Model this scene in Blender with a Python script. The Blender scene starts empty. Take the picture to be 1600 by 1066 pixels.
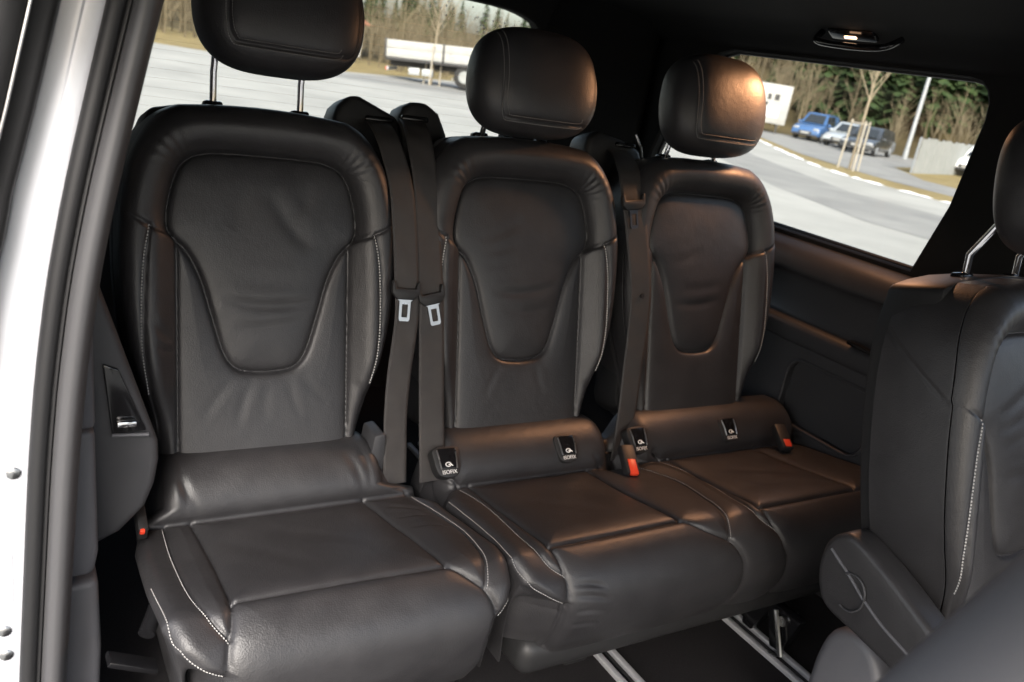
import bpy, bmesh, math, random
import numpy as np
from mathutils import Vector, Matrix
rnd = random.Random(7)
SC = bpy.context.scene
COL = SC.collection
# ------------------------------------------------------------------ camera
CAM_POS = Vector((-0.4359, -1.4123, 0.7560))
cr = Vector((0.849732, -0.500842, 0.164659)); cu = Vector((0.026971, 0.353206, 0.935157)); cf = Vector((0.526525, 0.790191, -0.313639))
cam = bpy.data.cameras.new('camera'); camo = bpy.data.objects.new('camera', cam); COL.objects.link(camo)
camo.matrix_world = Matrix(((cr.x, cu.x, -cf.x, CAM_POS.x), (cr.y, cu.y, -cf.y, CAM_POS.y), (cr.z, cu.z, -cf.z, CAM_POS.z), (0, 0, 0, 1)))
cam.sensor_width = 36; cam.lens = 36 * 1319.9 / 1600; cam.clip_start = 0.02; cam.clip_end = 2000
cam.dof.use_dof = True; cam.dof.focus_distance = 1.5; cam.dof.aperture_fstop = 5.6
SC.camera = camo
# ------------------------------------------------------------------ sky, sun, exposure
world = bpy.data.worlds.new('World'); SC.world = world; world.use_nodes = True
wn = world.node_tree; wn.nodes.clear()
wo = wn.nodes.new('ShaderNodeOutputWorld'); wb = wn.nodes.new('ShaderNodeBackground'); ws = wn.nodes.new('ShaderNodeTexSky'); wh = wn.nodes.new('ShaderNodeHueSaturation')
ws.sky_type = 'NISHITA'; ws.sun_disc = False; ws.sun_elevation = math.radians(38); ws.sun_rotation = math.radians(215)
ws.air_density = 1.0; ws.dust_density = 4.0; ws.ozone_density = 1.0
wh.inputs['Saturation'].default_value = 0.75
wn.links.new(ws.outputs[0], wh.inputs['Color']); wn.links.new(wh.outputs[0], wb.inputs[0]); wn.links.new(wb.outputs[0], wo.inputs[0])
wb.inputs[1].default_value = 0.13
sun = bpy.data.lights.new('sun', 'SUN'); suno = bpy.data.objects.new('sun', sun); COL.objects.link(suno)
sun.energy = 1.2; sun.angle = math.radians(20); sun.color = (1.0, 0.98, 0.95)
_az, _el = math.radians(215), math.radians(38)
_d = Vector((math.sin(_az) * math.cos(_el), math.cos(_az) * math.cos(_el), math.sin(_el)))
suno.rotation_euler = _d.to_track_quat('Z', 'Y').to_euler()
SC.view_settings.view_transform = 'Standard'; SC.view_settings.look = 'None'; SC.view_settings.gamma = 1; SC.view_settings.use_curve_mapping = False
SC.view_settings.exposure = 1.72

# ------------------------------------------------------------------ materials
def mat(name, color, rough=0.5, metal=0.0, spec=0.5, noise=None, bump=None, emis=None, alpha=None, sheen=0, coat=0):
    m = bpy.data.materials.new(name); m.use_nodes = True; nt = m.node_tree; b = nt.nodes['Principled BSDF']
    b.inputs['Base Color'].default_value = (*color, 1); b.inputs['Roughness'].default_value = rough; b.inputs['Metallic'].default_value = metal
    b.inputs['Specular IOR Level'].default_value = spec
    if coat: b.inputs['Coat Weight'].default_value = coat; b.inputs['Coat Roughness'].default_value = 0.08
    if sheen: b.inputs['Sheen Weight'].default_value = sheen; b.inputs['Sheen Roughness'].default_value = 0.4
    tc = nt.nodes.new('ShaderNodeTexCoord')
    if noise:   # (scale, colour2, detail) colour mottling, (roughness varies with it)
        sc_, c2, amt = noise
        n = nt.nodes.new('ShaderNodeTexNoise'); n.inputs['Scale'].default_value = sc_; n.inputs['Detail'].default_value = 6
        r = nt.nodes.new('ShaderNodeValToRGB'); r.color_ramp.elements[0].position = 0.5 - amt; r.color_ramp.elements[1].position = 0.5 + amt
        r.color_ramp.elements[0].color = (*color, 1); r.color_ramp.elements[1].color = (*c2, 1)
        nt.links.new(tc.outputs['Object'], n.inputs['Vector']); nt.links.new(n.outputs['Fac'], r.inputs[0]); nt.links.new(r.outputs[0], b.inputs['Base Color'])
        mr = nt.nodes.new('ShaderNodeMapRange'); mr.inputs['To Min'].default_value = max(0.02, rough - 0.09); mr.inputs['To Max'].default_value = min(1, rough + 0.09)
        nt.links.new(n.outputs['Fac'], mr.inputs['Value']); nt.links.new(mr.outputs[0], b.inputs['Roughness'])
    if bump:    # list of (kind, scale, strength, distance)
        prev = None
        for kind, sc_, st, dist in bump:
            if kind == 'v':
                t = nt.nodes.new('ShaderNodeTexVoronoi'); t.inputs['Scale'].default_value = sc_; out = t.outputs['Distance']
            elif kind == 'w':
                t = nt.nodes.new('ShaderNodeTexWave'); t.inputs['Scale'].default_value = sc_; t.inputs['Distortion'].default_value = 0.3; out = t.outputs['Fac']
            else:
                t = nt.nodes.new('ShaderNodeTexNoise'); t.inputs['Scale'].default_value = sc_; t.inputs['Detail'].default_value = 4; out = t.outputs['Fac']
            nt.links.new(tc.outputs['Object'], t.inputs['Vector'])
            bp = nt.nodes.new('ShaderNodeBump'); bp.inputs['Strength'].default_value = st; bp.inputs['Distance'].default_value = dist
            nt.links.new(out, bp.inputs['Height'])
            if prev: nt.links.new(prev, bp.inputs['Normal'])
            prev = bp.outputs[0]
        nt.links.new(prev, b.inputs['Normal'])
    if emis: b.inputs['Emission Color'].default_value = (*emis[0], 1); b.inputs['Emission Strength'].default_value = emis[1]
    return m
def glassmat(name, tint, mixf=0.03):
    m = bpy.data.materials.new(name); m.use_nodes = True; nt = m.node_tree; nt.nodes.clear()
    o = nt.nodes.new('ShaderNodeOutputMaterial'); mx = nt.nodes.new('ShaderNodeMixShader'); t = nt.nodes.new('ShaderNodeBsdfTransparent'); g = nt.nodes.new('ShaderNodeBsdfGlossy')
    t.inputs[0].default_value = (*tint, 1); g.inputs['Roughness'].default_value = 0.02; mx.inputs[0].default_value = mixf
    nt.links.new(t.outputs[0], mx.inputs[1]); nt.links.new(g.outputs[0], mx.inputs[2]); nt.links.new(mx.outputs[0], o.inputs[0])
    return m
M = {}
M['leather'] = mat('black_leather', (0.0235, 0.0228, 0.0248), 0.45, spec=0.60, noise=(22, (0.032, 0.031, 0.033), 0.25), bump=[('v', 420, 0.28, 0.0009), ('n', 42, 0.24, 0.003)])
M['thread'] = mat('grey_thread', (0.44, 0.43, 0.42), 0.7)
M['webbing'] = mat('belt_webbing', (0.040, 0.038, 0.039), 0.6, spec=0.35, bump=[('w', 260, 0.35, 0.0006), ('n', 900, 0.3, 0.0005)], noise=(40, (0.055, 0.05, 0.048), 0.3))
M['plastic'] = mat('black_plastic', (0.018, 0.018, 0.019), 0.5, bump=[('n', 900, 0.15, 0.0005)])
M['gloss'] = mat('gloss_black_plastic', (0.008, 0.008, 0.009), 0.16)
M['trim'] = mat('charcoal_trim', (0.036, 0.037, 0.041), 0.5, noise=(30, (0.042, 0.042, 0.046), 0.3), bump=[('v', 500, 0.12, 0.0006)])
M['trim2'] = mat('slate_trim', (0.085, 0.087, 0.098), 0.48, noise=(30, (0.095, 0.096, 0.106), 0.3), bump=[('v', 500, 0.12, 0.0006)])
M['pillar'] = mat('grey_pillar_trim', (0.070, 0.0695, 0.073), 0.45, bump=[('v', 500, 0.12, 0.0006)])
M['nearpad'] = mat('grey_padding', (0.12, 0.12, 0.13), 0.5, bump=[('v', 500, 0.12, 0.0006)])
M['rubber'] = mat('rubber_seal', (0.012, 0.012, 0.013), 0.55)
M['white'] = mat('white_paint', (0.50, 0.515, 0.55), 0.25, coat=0.5)
M['darksteel'] = mat('dark_steel', (0.10, 0.10, 0.105), 0.3, metal=0.8)
M['chrome'] = mat('chrome', (0.75, 0.75, 0.76), 0.12, metal=1)
M['steel'] = mat('brushed_steel', (0.46, 0.47, 0.48), 0.30, metal=1, noise=(120, (0.5, 0.5, 0.5), 0.3))
M['alu'] = mat('aluminium_rail', (0.62, 0.62, 0.64), 0.35, metal=0.35, noise=(60, (0.5, 0.5, 0.52), 0.3))
M['carpet'] = mat('black_carpet', (0.016, 0.015, 0.016), 0.95, spec=0.1, bump=[('n', 700, 0.8, 0.003)], noise=(200, (0.028, 0.026, 0.027), 0.3))
M['fabric'] = mat('dark_headliner', (0.012, 0.012, 0.012), 0.95, spec=0.15, bump=[('n', 500, 0.4, 0.001)])
M['red'] = mat('red_button', (0.75, 0.06, 0.025), 0.4)
M['redcloth'] = mat('dark_red_cloth', (0.10, 0.008, 0.01), 0.8)
M['print'] = mat('white_print', (0.75, 0.75, 0.75), 0.5)
M['lens'] = mat('lamp_lens', (1, 0.7, 0.5), 0.3, emis=((1.0, 0.60, 0.36), 1.6))
M['glass'] = glassmat('window_glass', (0.93, 0.94, 0.88))
M['wire'] = mat('heater_wire', (0.30, 0.16, 0.07), 0.5)
M['drop'] = mat('water_drop', (0.95, 0.95, 0.95), 0.05)

# ------------------------------------------------------------------ object helpers
def prop(o, label=None, cat=None, group=None, kind=None):
    if label: o['label'] = label
    if cat: o['category'] = cat
    if group: o['group'] = group
    if kind: o['kind'] = kind
    return o
def thing(name, loc, label, cat, group=None):
    o = bpy.data.objects.new(name, None); COL.objects.link(o); o.location = loc; o.empty_display_size = 0.05
    o.rotation_mode = 'XYZ'
    return prop(o, label, cat, group)
def wloc(o):
    v = Vector((0, 0, 0))
    while o is not None: v += o.location; o = o.parent
    return v
def mesh_obj(name, V, F, m, parent=None, smooth=True, normals=None):
    """V in world coordinates; stored relative to the parent's base."""
    off = np.array(wloc(parent)) if parent else np.zeros(3)
    V = np.asarray(V, float) - off
    me = bpy.data.meshes.new(name)
    if isinstance(F, np.ndarray):
        nq = len(F); me.vertices.add(len(V)); me.vertices.foreach_set('co', V.astype(np.float32).ravel()); me.loops.add(nq * 4); me.loops.foreach_set('vertex_index', F.astype(np.int32).ravel())
        me.polygons.add(nq); me.polygons.foreach_set('loop_start', np.arange(0, nq * 4, 4, dtype=np.int32)); me.update(calc_edges=True)
    else:
        me.from_pydata(V.tolist(), [], [list(map(int, f)) for f in F]); me.update()
    me.materials.append(M[m] if isinstance(m, str) else m)
    if smooth: me.polygons.foreach_set('use_smooth', [True] * len(me.polygons))
    if normals is not None: me.normals_split_custom_set_from_vertices([tuple(n) for n in normals])
    o = bpy.data.objects.new(name, me); COL.objects.link(o)
    if parent: o.parent = parent
    return o
def bm_obj(name, bm, m, parent=None, smooth=True, angle=40):
    me = bpy.data.meshes.new(name); bmesh.ops.recalc_face_normals(bm, faces=bm.faces)
    off = wloc(parent) if parent else Vector((0, 0, 0))
    bmesh.ops.translate(bm, verts=bm.verts, vec=-off)
    if smooth:
        for e in bm.edges:
            if len(e.link_faces) == 2 and e.calc_face_angle(0) > math.radians(angle): e.smooth = False
        for f in bm.faces: f.smooth = True
    bm.to_mesh(me); bm.free(); me.materials.append(M[m] if isinstance(m, str) else m)
    o = bpy.data.objects.new(name, me); COL.objects.link(o)
    if parent: o.parent = parent
    return o
def bm_box(size, loc, rot=None, bev=0.0, seg=2, bm=None):
    b = bmesh.new(); bmesh.ops.create_cube(b, size=1); bmesh.ops.scale(b, vec=size, verts=b.verts)
    if bev: bmesh.ops.bevel(b, geom=list(b.edges), offset=bev, segments=seg, profile=0.5, affect='EDGES')
    if rot is not None: bmesh.ops.transform(b, matrix=rot.to_4x4(), verts=b.verts)
    bmesh.ops.translate(b, vec=loc, verts=b.verts)
    return merge(b, bm)
def merge(b, bm):
    if bm is None: return b
    me = bpy.data.meshes.new('tmp'); b.to_mesh(me); b.free(); bm.from_mesh(me); bpy.data.meshes.remove(me); return bm
def bm_prism(pts, fn, d0, d1, bev=0.0, seg=2, bm=None):
    """2-D outline pts extruded from depth d0 to d1; fn(a, b, d) -> world."""
    b = bmesh.new()
    A = [b.verts.new(fn(p[0], p[1], d0)) for p in pts]; B = [b.verts.new(fn(p[0], p[1], d1)) for p in pts]
    n = len(pts); b.faces.new(A); b.faces.new(B[::-1])
    for i in range(n): b.faces.new((A[i], B[i], B[(i + 1) % n], A[(i + 1) % n]))
    bmesh.ops.recalc_face_normals(b, faces=b.faces)
    if bev:
        es = [e for e in b.edges if len(e.link_faces) == 2 and e.calc_face_angle(0) > math.radians(35)]
        bmesh.ops.bevel(b, geom=es, offset=bev, segments=seg, profile=0.5, affect='EDGES', clamp_overlap=True)
    return merge(b, bm)
def bm_tube(P, r, n=10, cap=True, bm=None, flat=1.0):
    P = [Vector(p) for p in P]; R = r if hasattr(r, '__len__') else [r] * len(P)
    b = bmesh.new(); rings = []; up = None
    for i, p in enumerate(P):
        t = (P[min(i + 1, len(P) - 1)] - P[max(i - 1, 0)]).normalized()
        if up is None: up = t.orthogonal().normalized()
        else: up = (up - t * up.dot(t)).normalized()
        s = t.cross(up)
        rings.append([b.verts.new(p + (up * math.cos(k * 2 * math.pi / n) + s * flat * math.sin(k * 2 * math.pi / n)) * R[i]) for k in range(n)])
    for i in range(len(P) - 1):
        for k in range(n): b.faces.new((rings[i][k], rings[i][(k + 1) % n], rings[i + 1][(k + 1) % n], rings[i + 1][k]))
    if cap: b.faces.new(rings[0][::-1]); b.faces.new(rings[-1])
    return merge(b, bm)
def spline(pts, n=12, closed=False):
    P = np.array(pts, float); N = len(P); out = []
    for i in range(N if closed else N - 1):
        if closed: p0, p1, p2, p3 = P[(i - 1) % N], P[i], P[(i + 1) % N], P[(i + 2) % N]
        else: p0, p1, p2, p3 = P[max(i - 1, 0)], P[i], P[i + 1], P[min(i + 2, N - 1)]
        for k in range(n):
            t = k / n
            out.append(0.5 * ((2 * p1) + (-p0 + p2) * t + (2 * p0 - 5 * p1 + 4 * p2 - p3) * t * t + (-p0 + 3 * p1 - 3 * p2 + p3) * t ** 3))
    if not closed: out.append(P[-1])
    return np.array(out)
def dist_poly(U, V, P, closed=False):
    """unsigned distance from points to a polyline"""
    sh = U.shape; Q = np.stack([U.ravel(), V.ravel()], 1); best = np.full(len(Q), 1e9)
    n = len(P)
    for i in range(n if closed else n - 1):
        a = P[i]; e = P[(i + 1) % n] - a; L = e @ e
        if L < 1e-14: continue
        t = np.clip(((Q - a) @ e) / L, 0, 1); dd = Q - a - t[:, None] * e
        best = np.minimum(best, (dd * dd).sum(1))
    return np.sqrt(best).reshape(sh)
def inside(U, V, P):
    r = np.zeros(U.shape, bool); n = len(P)
    for i in range(n):
        x0, y0 = P[i]; x1, y1 = P[(i + 1) % n]
        c = ((y0 > V) != (y1 > V))
        with np.errstate(divide='ignore', invalid='ignore'):
            xx = (x1 - x0) * (V - y0) / (y1 - y0 if y1 != y0 else 1e-12) + x0
        r ^= c & (U < xx)
    return r
def sstep(a, b, x):
    t = np.clip((x - a) / (b - a), 0, 1); return t * t * (3 - 2 * t)
def vnormals(V, Q):
    a, b, c, d = (V[Q[:, k]] for k in range(4))
    n = np.cross(c - a, d - b); N = np.zeros_like(V)
    for k in range(4): np.add.at(N, Q[:, k], n)
    return N / np.maximum(np.linalg.norm(N, axis=1), 1e-12)[:, None]
def split_objs(V, Q, reg, names, parent, m='leather', first_as_part=None):
    """one mesh object for each region, sharing the normals of the whole surface"""
    N = vnormals(V, Q); out = {}
    for rid, nm in names.items():
        q = Q[reg == rid]
        if len(q) == 0: continue
        ids, inv = np.unique(q, return_inverse=True)
        out[rid] = mesh_obj(nm, V[ids], inv.reshape(-1, 4), m, parent, True, N[ids])
    return out
class Noise2:
    def __init__(s, seed, n=26, f0=8, f1=60):
        r = np.random.RandomState(seed); s.k = r.uniform(f0, f1, n); s.a = r.uniform(0, 6.283, n); s.p = r.uniform(0, 6.283, n); s.n = n
    def __call__(s, U, V):
        o = np.zeros_like(U)
        for k, a, p in zip(s.k, s.a, s.p): o += np.sin((U * math.cos(a) + V * math.sin(a)) * k + p) / (1 + k / 15)
        return o / math.sqrt(s.n)
def crease(U, V, a, b, depth, sig, ridge=0.5):
    """soft crease along a segment, fading at its ends, with a little ridge beside it"""
    a = np.array(a); b = np.array(b); e = b - a; L = np.hypot(*e); e = e / L; n = np.array([-e[1], e[0]])
    s = (U - a[0]) * e[0] + (V - a[1]) * e[1]; t = (U - a[0]) * n[0] + (V - a[1]) * n[1]
    t = t + 0.12 * L * np.sin(s / L * 3.1) * 0.4
    f = np.clip(np.sin(np.clip(s / L, 0, 1) * math.pi), 0, 1) ** 0.7
    return f * depth * (-np.exp(-(t / sig) ** 2) + ridge * np.exp(-((t - 2.0 * sig) / sig) ** 2))
def stitch_mesh(pos, nrm, tan, length, wid, hei):
    """small rounded thread pieces, one box-like lozenge each"""
    V = []; F = []
    for p, n, t in zip(pos, nrm, tan):
        b = np.cross(n, t); i = len(V); h = length / 2
        ring = [(-h, 0, 0), (-h * .6, wid, 0), (h * .6, wid, 0), (h, 0, 0), (h * .6, -wid, 0), (-h * .6, -wid, 0)]
        for x, y, z in ring: V.append(p + t * x + b * y - n * hei * .4)
        V.append(p + t * -h * .55 + n * hei); V.append(p + t * h * .55 + n * hei)
        F += [(i, i + 1, i + 6), (i + 1, i + 2, i + 7, i + 6), (i + 2, i + 3, i + 7), (i + 3, i + 4, i + 7), (i + 4, i + 5, i + 6, i + 7), (i + 5, i, i + 6)]
    return V, F
def sew(surf, lines, pitch=0.0046, wid=0.0007, hei=0.0007):
    """surf(u, v) -> (n,3) world points; returns thread geometry along (u, v) lines"""
    Vs, Fs = [], []
    for L in lines:
        P = spline(L, 14); W = surf(P[:, 0], P[:, 1]); s = np.concatenate([[0], np.cumsum(np.linalg.norm(np.diff(W, axis=0), axis=1))])
        k = np.arange(pitch / 2, s[-1], pitch); u = np.interp(k, s, P[:, 0]); v = np.interp(k, s, P[:, 1])
        e = 0.0015
        p = surf(u, v); du = surf(u + e, v) - surf(u - e, v); dv = surf(u, v + e) - surf(u, v - e)
        n = np.cross(du, dv); n /= np.linalg.norm(n, axis=1)[:, None]
        t = np.gradient(p, axis=0); t /= np.linalg.norm(t, axis=1)[:, None]
        vv, ff = stitch_mesh(p + n * 0.0012, n, t, pitch * 0.80, wid, hei)
        o = sum(len(a) for a in Vs); Vs.append(vv); Fs += [tuple(i + o for i in f) for f in ff]
    return [x for a in Vs for x in a], Fs

# ------------------------------------------------------------------ outdoor ground
GZ = -1.0
M['concrete'] = mat('pale_concrete', (0.26, 0.26, 0.245), 0.9, spec=0.2, noise=(0.55, (0.345, 0.345, 0.325), 0.22), bump=[('n', 30, 0.3, 0.01)])
M['asphalt'] = mat('worn_asphalt', (0.185, 0.185, 0.18), 0.9, spec=0.2, noise=(0.8, (0.25, 0.25, 0.24), 0.22), bump=[('n', 60, 0.4, 0.01)])
M['drygrass'] = mat('dry_winter_grass', (0.20, 0.155, 0.075), 0.95, spec=0.1, noise=(0.8, (0.27, 0.22, 0.11), 0.2), bump=[('n', 12, 0.8, 0.1)])
M['snow'] = mat('old_snow', (0.82, 0.83, 0.84), 0.8, noise=(2.0, (0.70, 0.70, 0.70), 0.2), bump=[('n', 6, 0.5, 0.05)])
M['leaflitter'] = mat('leaf_litter', (0.055, 0.044, 0.024), 0.95, spec=0.1, noise=(0.25, (0.10, 0.080, 0.042), 0.2))
M['twig'] = mat('bare_twigs', (0.085, 0.070, 0.046), 0.9, spec=0.1, noise=(0.6, (0.175, 0.148, 0.100), 0.2))
M['needle'] = mat('conifer_needles', (0.022, 0.042, 0.018), 0.85, spec=0.2, noise=(0.7, (0.045, 0.07, 0.022), 0.2))
M['bark'] = mat('pale_bark', (0.24, 0.20, 0.14), 0.9)
M['stake'] = mat('grey_wood', (0.33, 0.30, 0.25), 0.85)
M['galv'] = mat('galvanised_steel', (0.36, 0.38, 0.40), 0.45, metal=0.4)
M['sheet'] = mat('dull_sheet_metal', (0.20, 0.215, 0.215), 0.6, noise=(3, (0.26, 0.27, 0.27), .3))
M['board'] = mat('white_boards', (0.36, 0.36, 0.355), 0.5, noise=(3, (.28, .28, .27), .3))
M['dark'] = mat('dark_metal', (0.03, 0.03, 0.032), 0.6)
M['tyre'] = mat('tyre_rubber', (0.022, 0.022, 0.022), 0.85)
M['carglass'] = mat('car_glass', (0.02, 0.025, 0.03), 0.06)
M['roofred'] = mat('roof_tiles', (0.35, 0.14, 0.09), 0.8)
def flat(name, P, z, m, kind='structure'):
    o = mesh_obj(name, [(x, y, z) for x, y in P], [list(range(len(P)))], m, None, False)
    if o.data.polygons[0].normal.z < 0: o.data.flip_normals()
    return prop(o, kind=kind)
flat('ground', [(-400, -400), (400, -400), (400, 400), (-400, 400)], GZ - .012, 'drygrass')
flat('parking_lot', [(-60, -60), (22, -60), (22, 12), (23.2, 17), (30.4, 27.1), (48, 48), (40, 60), (23, 43.5), (17, 38.5), (12, 34.5), (5, 36), (-60, 37)], GZ - .008, 'concrete')
flat('road', [(13.5, -60), (18, -60), (18.06, 9.4), (18.15, 12.5), (22, 19.5), (30, 31), (42, 50), (36, 50), (22, 23.5), (15, 12.2), (13.45, 8.5)], GZ - .004, 'asphalt')
flat('road', [(7.5, 31.0), (11.2, 30.4), (16.4, 30.2), (22, 32), (36, 50), (40, 60), (36, 55), (22, 41), (12, 33.6), (8, 33.4)], GZ - .0039, 'asphalt')
flat('access_road', [(25, -60), (24.8, 13.6), (25.1, 16.1), (26, 18.3), (28.5, 23.1), (34.3, 30.8), (50, 52), (60, 52), (50, 42), (47.5, 28), (34, 22.5), (29.5, 18), (28.7, 15.6), (28.7, -60)], GZ - .004, 'asphalt')
# ridge of old snow along the edge of the lot
def ridge(name, line, width, hgt, seed):
    P = spline(line, 24); r = np.random.RandomState(seed); V = []; F = []
    T = np.gradient(P, axis=0); T /= np.hypot(T[:, 0], T[:, 1])[:, None]; N = np.stack([-T[:, 1], T[:, 0]], 1); k = 7
    for i in range(len(P)):
        wd = width * (.6 + .5 * math.sin(i * .9) * math.sin(i * .37) + .25 * r.rand()); hh = hgt * (.5 + .8 * r.rand()) * (1 if math.sin(i * .71) + .6 * math.sin(i * 1.9 + 1) > -.35 else .1)
        for j in range(k):
            f = j / (k - 1); V.append((P[i, 0] + N[i, 0] * wd * (f - .5), P[i, 1] + N[i, 1] * wd * (f - .5), GZ - .02 + hh * math.sin(f * math.pi) ** .7 * (.8 + .3 * r.rand())))
    for i in range(len(P) - 1):
        for j in range(k - 1): a = i * k + j; F.append((a, a + 1, a + k + 1, a + k))
    return prop(mesh_obj(name, V, F, 'snow'), kind='structure')
ridge('snow_bank', [(22.1, -6), (22.1, 6), (22.2, 12), (23.3, 17), (26.5, 21.8), (30.6, 27.1), (36, 34)], .34, .045, 3)
ridge('snow_bank', [(23, 44.2), (26.2, 47), (30, 51)], .8, .2, 5)
# rising ground behind, wooded
def hill():
    az = np.radians(np.linspace(-25, 95, 70)); rr = np.array([58, 62, 70, 85, 110, 150, 220, 320]); V = []; F = []
    for a in az:
        g = float(sstep(math.radians(30), math.radians(44), np.array(a)))
        for k, r_ in enumerate(rr):
            h = (0, .3, 2, 7, 14, 24, 40, 60)[k] * g + (0, .1, .4, 1.0, 2.0, 3.2, 5.5, 8)[k] * (1 - g)
            V.append((r_ * math.sin(a), r_ * math.cos(a), GZ - .03 + h * (1 + .12 * math.sin(a * 23 + k))))
    n = len(rr)
    for i in range(len(az) - 1):
        for k in range(n - 1): q = i * n + k; F.append((q, q + n, q + n + 1, q + 1))
    return prop(mesh_obj('hill', V, F, 'leaflitter'), kind='structure')
hill()
def hz(x, y):
    a = math.atan2(x, y); r_ = math.hypot(x, y); g = float(sstep(math.radians(30), math.radians(44), np.array(a)))
    R_ = (58, 62, 70, 85, 110, 150, 220, 320)
    return GZ - .03 + np.interp(r_, R_, (0, .3, 2, 7, 14, 24, 40, 60)) * g + np.interp(r_, R_, (0, .1, .4, 1, 2, 3.2, 5.5, 8)) * (1 - g)
class Bag:
    def __init__(s): s.V = []; s.F = []
    def stick(s, a, b, ra, rb, n=3):
        a = np.array(a, float); b = np.array(b, float); t = b - a; t /= np.linalg.norm(t) + 1e-9
        u = np.cross(t, (0.3, .9, .1)); u /= np.linalg.norm(u); w = np.cross(t, u); i = len(s.V)
        for P, r_ in ((a, ra), (b, rb)):
            for k in range(n): c = k * 2 * math.pi / n; s.V.append(P + (u * math.cos(c) + w * math.sin(c)) * r_)
        for k in range(n): s.F.append((i + k, i + (k + 1) % n, i + n + (k + 1) % n, i + n + k))
    def tree(s, p, h, r0, rn, spread=.35, nb=14, start=.25, sub=3):
        p = np.array(p, float); lean = np.array([rn.uniform(-.08, .08), rn.uniform(-.08, .08), 1]) * h
        m = p + lean * .5 + np.array([rn.uniform(-.1, .1), rn.uniform(-.1, .1), 0]) * h * .1
        s.stick(p, m, r0, r0 * .65, 5); s.stick(m, p + lean, r0 * .65, r0 * .12, 4)
        for k in range(nb):
            f = start + (1 - start) * (k + rn.random()) / nb; q = p + lean * f if f > .5 else p + (m - p) * f * 2
            a = rn.uniform(0, 6.283); L = h * spread * (1.15 - f) * rn.uniform(.6, 1.2) + h * .08
            e = q + np.array([math.cos(a) * L * .55, math.sin(a) * L * .55, L * rn.uniform(.6, 1.0)]); s.stick(q, e, r0 * .38 * (1.1 - f), r0 * .10)
            for j in range(sub):
                g = rn.uniform(.3, .9); q2 = q + (e - q) * g; a2 = a + rn.uniform(-1.2, 1.2); L2 = L * .5
                s.stick(q2, q2 + np.array([math.cos(a2) * L2 * .5, math.sin(a2) * L2 * .5, L2 * rn.uniform(.4, 1)]), r0 * .16 * (1.1 - f), r0 * .05)
    def conifer(s, p, h, rn):
        s.stick(p, (p[0], p[1], p[2] + h), h * .018, h * .003, 4); R_ = h * rn.uniform(.17, .24)
        for k in range(150):
            f = rn.random() ** .8; z = p[2] + h * (.10 + .9 * f); L = R_ * (1 - f) * rn.uniform(.6, 1.15) + .1; a = rn.uniform(0, 6.283); c, d_ = math.cos(a), math.sin(a); w = L * .28 + .06
            i = len(s.V); s.V += [(p[0] + c * L * .1, p[1] + d_ * L * .1, z), (p[0] + c * L * .7 - d_ * w, p[1] + d_ * L * .7 + c * w, z - L * .22), (p[0] + c * L, p[1] + d_ * L, z - L * .42), (p[0] + c * L * .7 + d_ * w, p[1] + d_ * L * .7 - c * w, z - L * .25)]
            s.F.append((i, i + 1, i + 2, i + 3))
bag = Bag(); rn = random.Random(4)
for k in range(200):
    a = math.radians(rn.uniform(40, 71)); r_ = 61 + 26 * rn.random() ** 1.4; x, y = r_ * math.sin(a), r_ * math.cos(a)
    bag.tree((x, y, hz(x, y)), rn.uniform(3.2, 5.6) * (1 - .30 * (a > math.radians(53))), rn.uniform(.04, .10), rn, .42, 16, .08, 3)
for k in range(330):
    a = math.radians(rn.uniform(0, 35)); r_ = rn.uniform(47, 75); x, y = r_ * math.sin(a), r_ * math.cos(a)
    bag.tree((x, y, hz(x, y)), rn.uniform(2.5, 4.6), rn.uniform(.035, .07), rn, .45, 15, .05, 3)
prop(mesh_obj('leafless_woodland', bag.V, bag.F, 'twig', None, False), 'brown leafless woodland on the rising ground behind the road', 'woodland', None, 'stuff')
bag = Bag()
for k in range(230):
    a = math.radians(rn.uniform(40, 72)); r_ = rn.uniform(74, 125); x, y = r_ * math.sin(a), r_ * math.cos(a); bag.conifer((x, y, hz(x, y)), rn.uniform(9, 15), rn)
for k in range(40):
    a = math.radians(rn.uniform(41, 71)); r_ = rn.uniform(63, 74); x, y = r_ * math.sin(a), r_ * math.cos(a); bag.conifer((x, y, hz(x, y)), rn.uniform(4, 8), rn)
for k in range(70):
    a = math.radians(rn.uniform(53, 71)); r_ = rn.uniform(66, 82); x, y = r_ * math.sin(a), r_ * math.cos(a); bag.conifer((x, y, hz(x, y)), rn.uniform(6, 11), rn)
for k in range(170):
    a = math.radians(rn.uniform(-2, 36)); r_ = rn.uniform(120, 170); x, y = r_ * math.sin(a), r_ * math.cos(a); bag.conifer((x, y, hz(x, y)), rn.uniform(4.5, 7.5) + 2.5 * max(0, math.sin(a * 9)), rn)
prop(mesh_obj('conifer_wood', bag.V, bag.F, 'needle', None, False), 'dark green conifer wood on the hill above the leafless trees', 'woodland', None, 'stuff')
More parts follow.
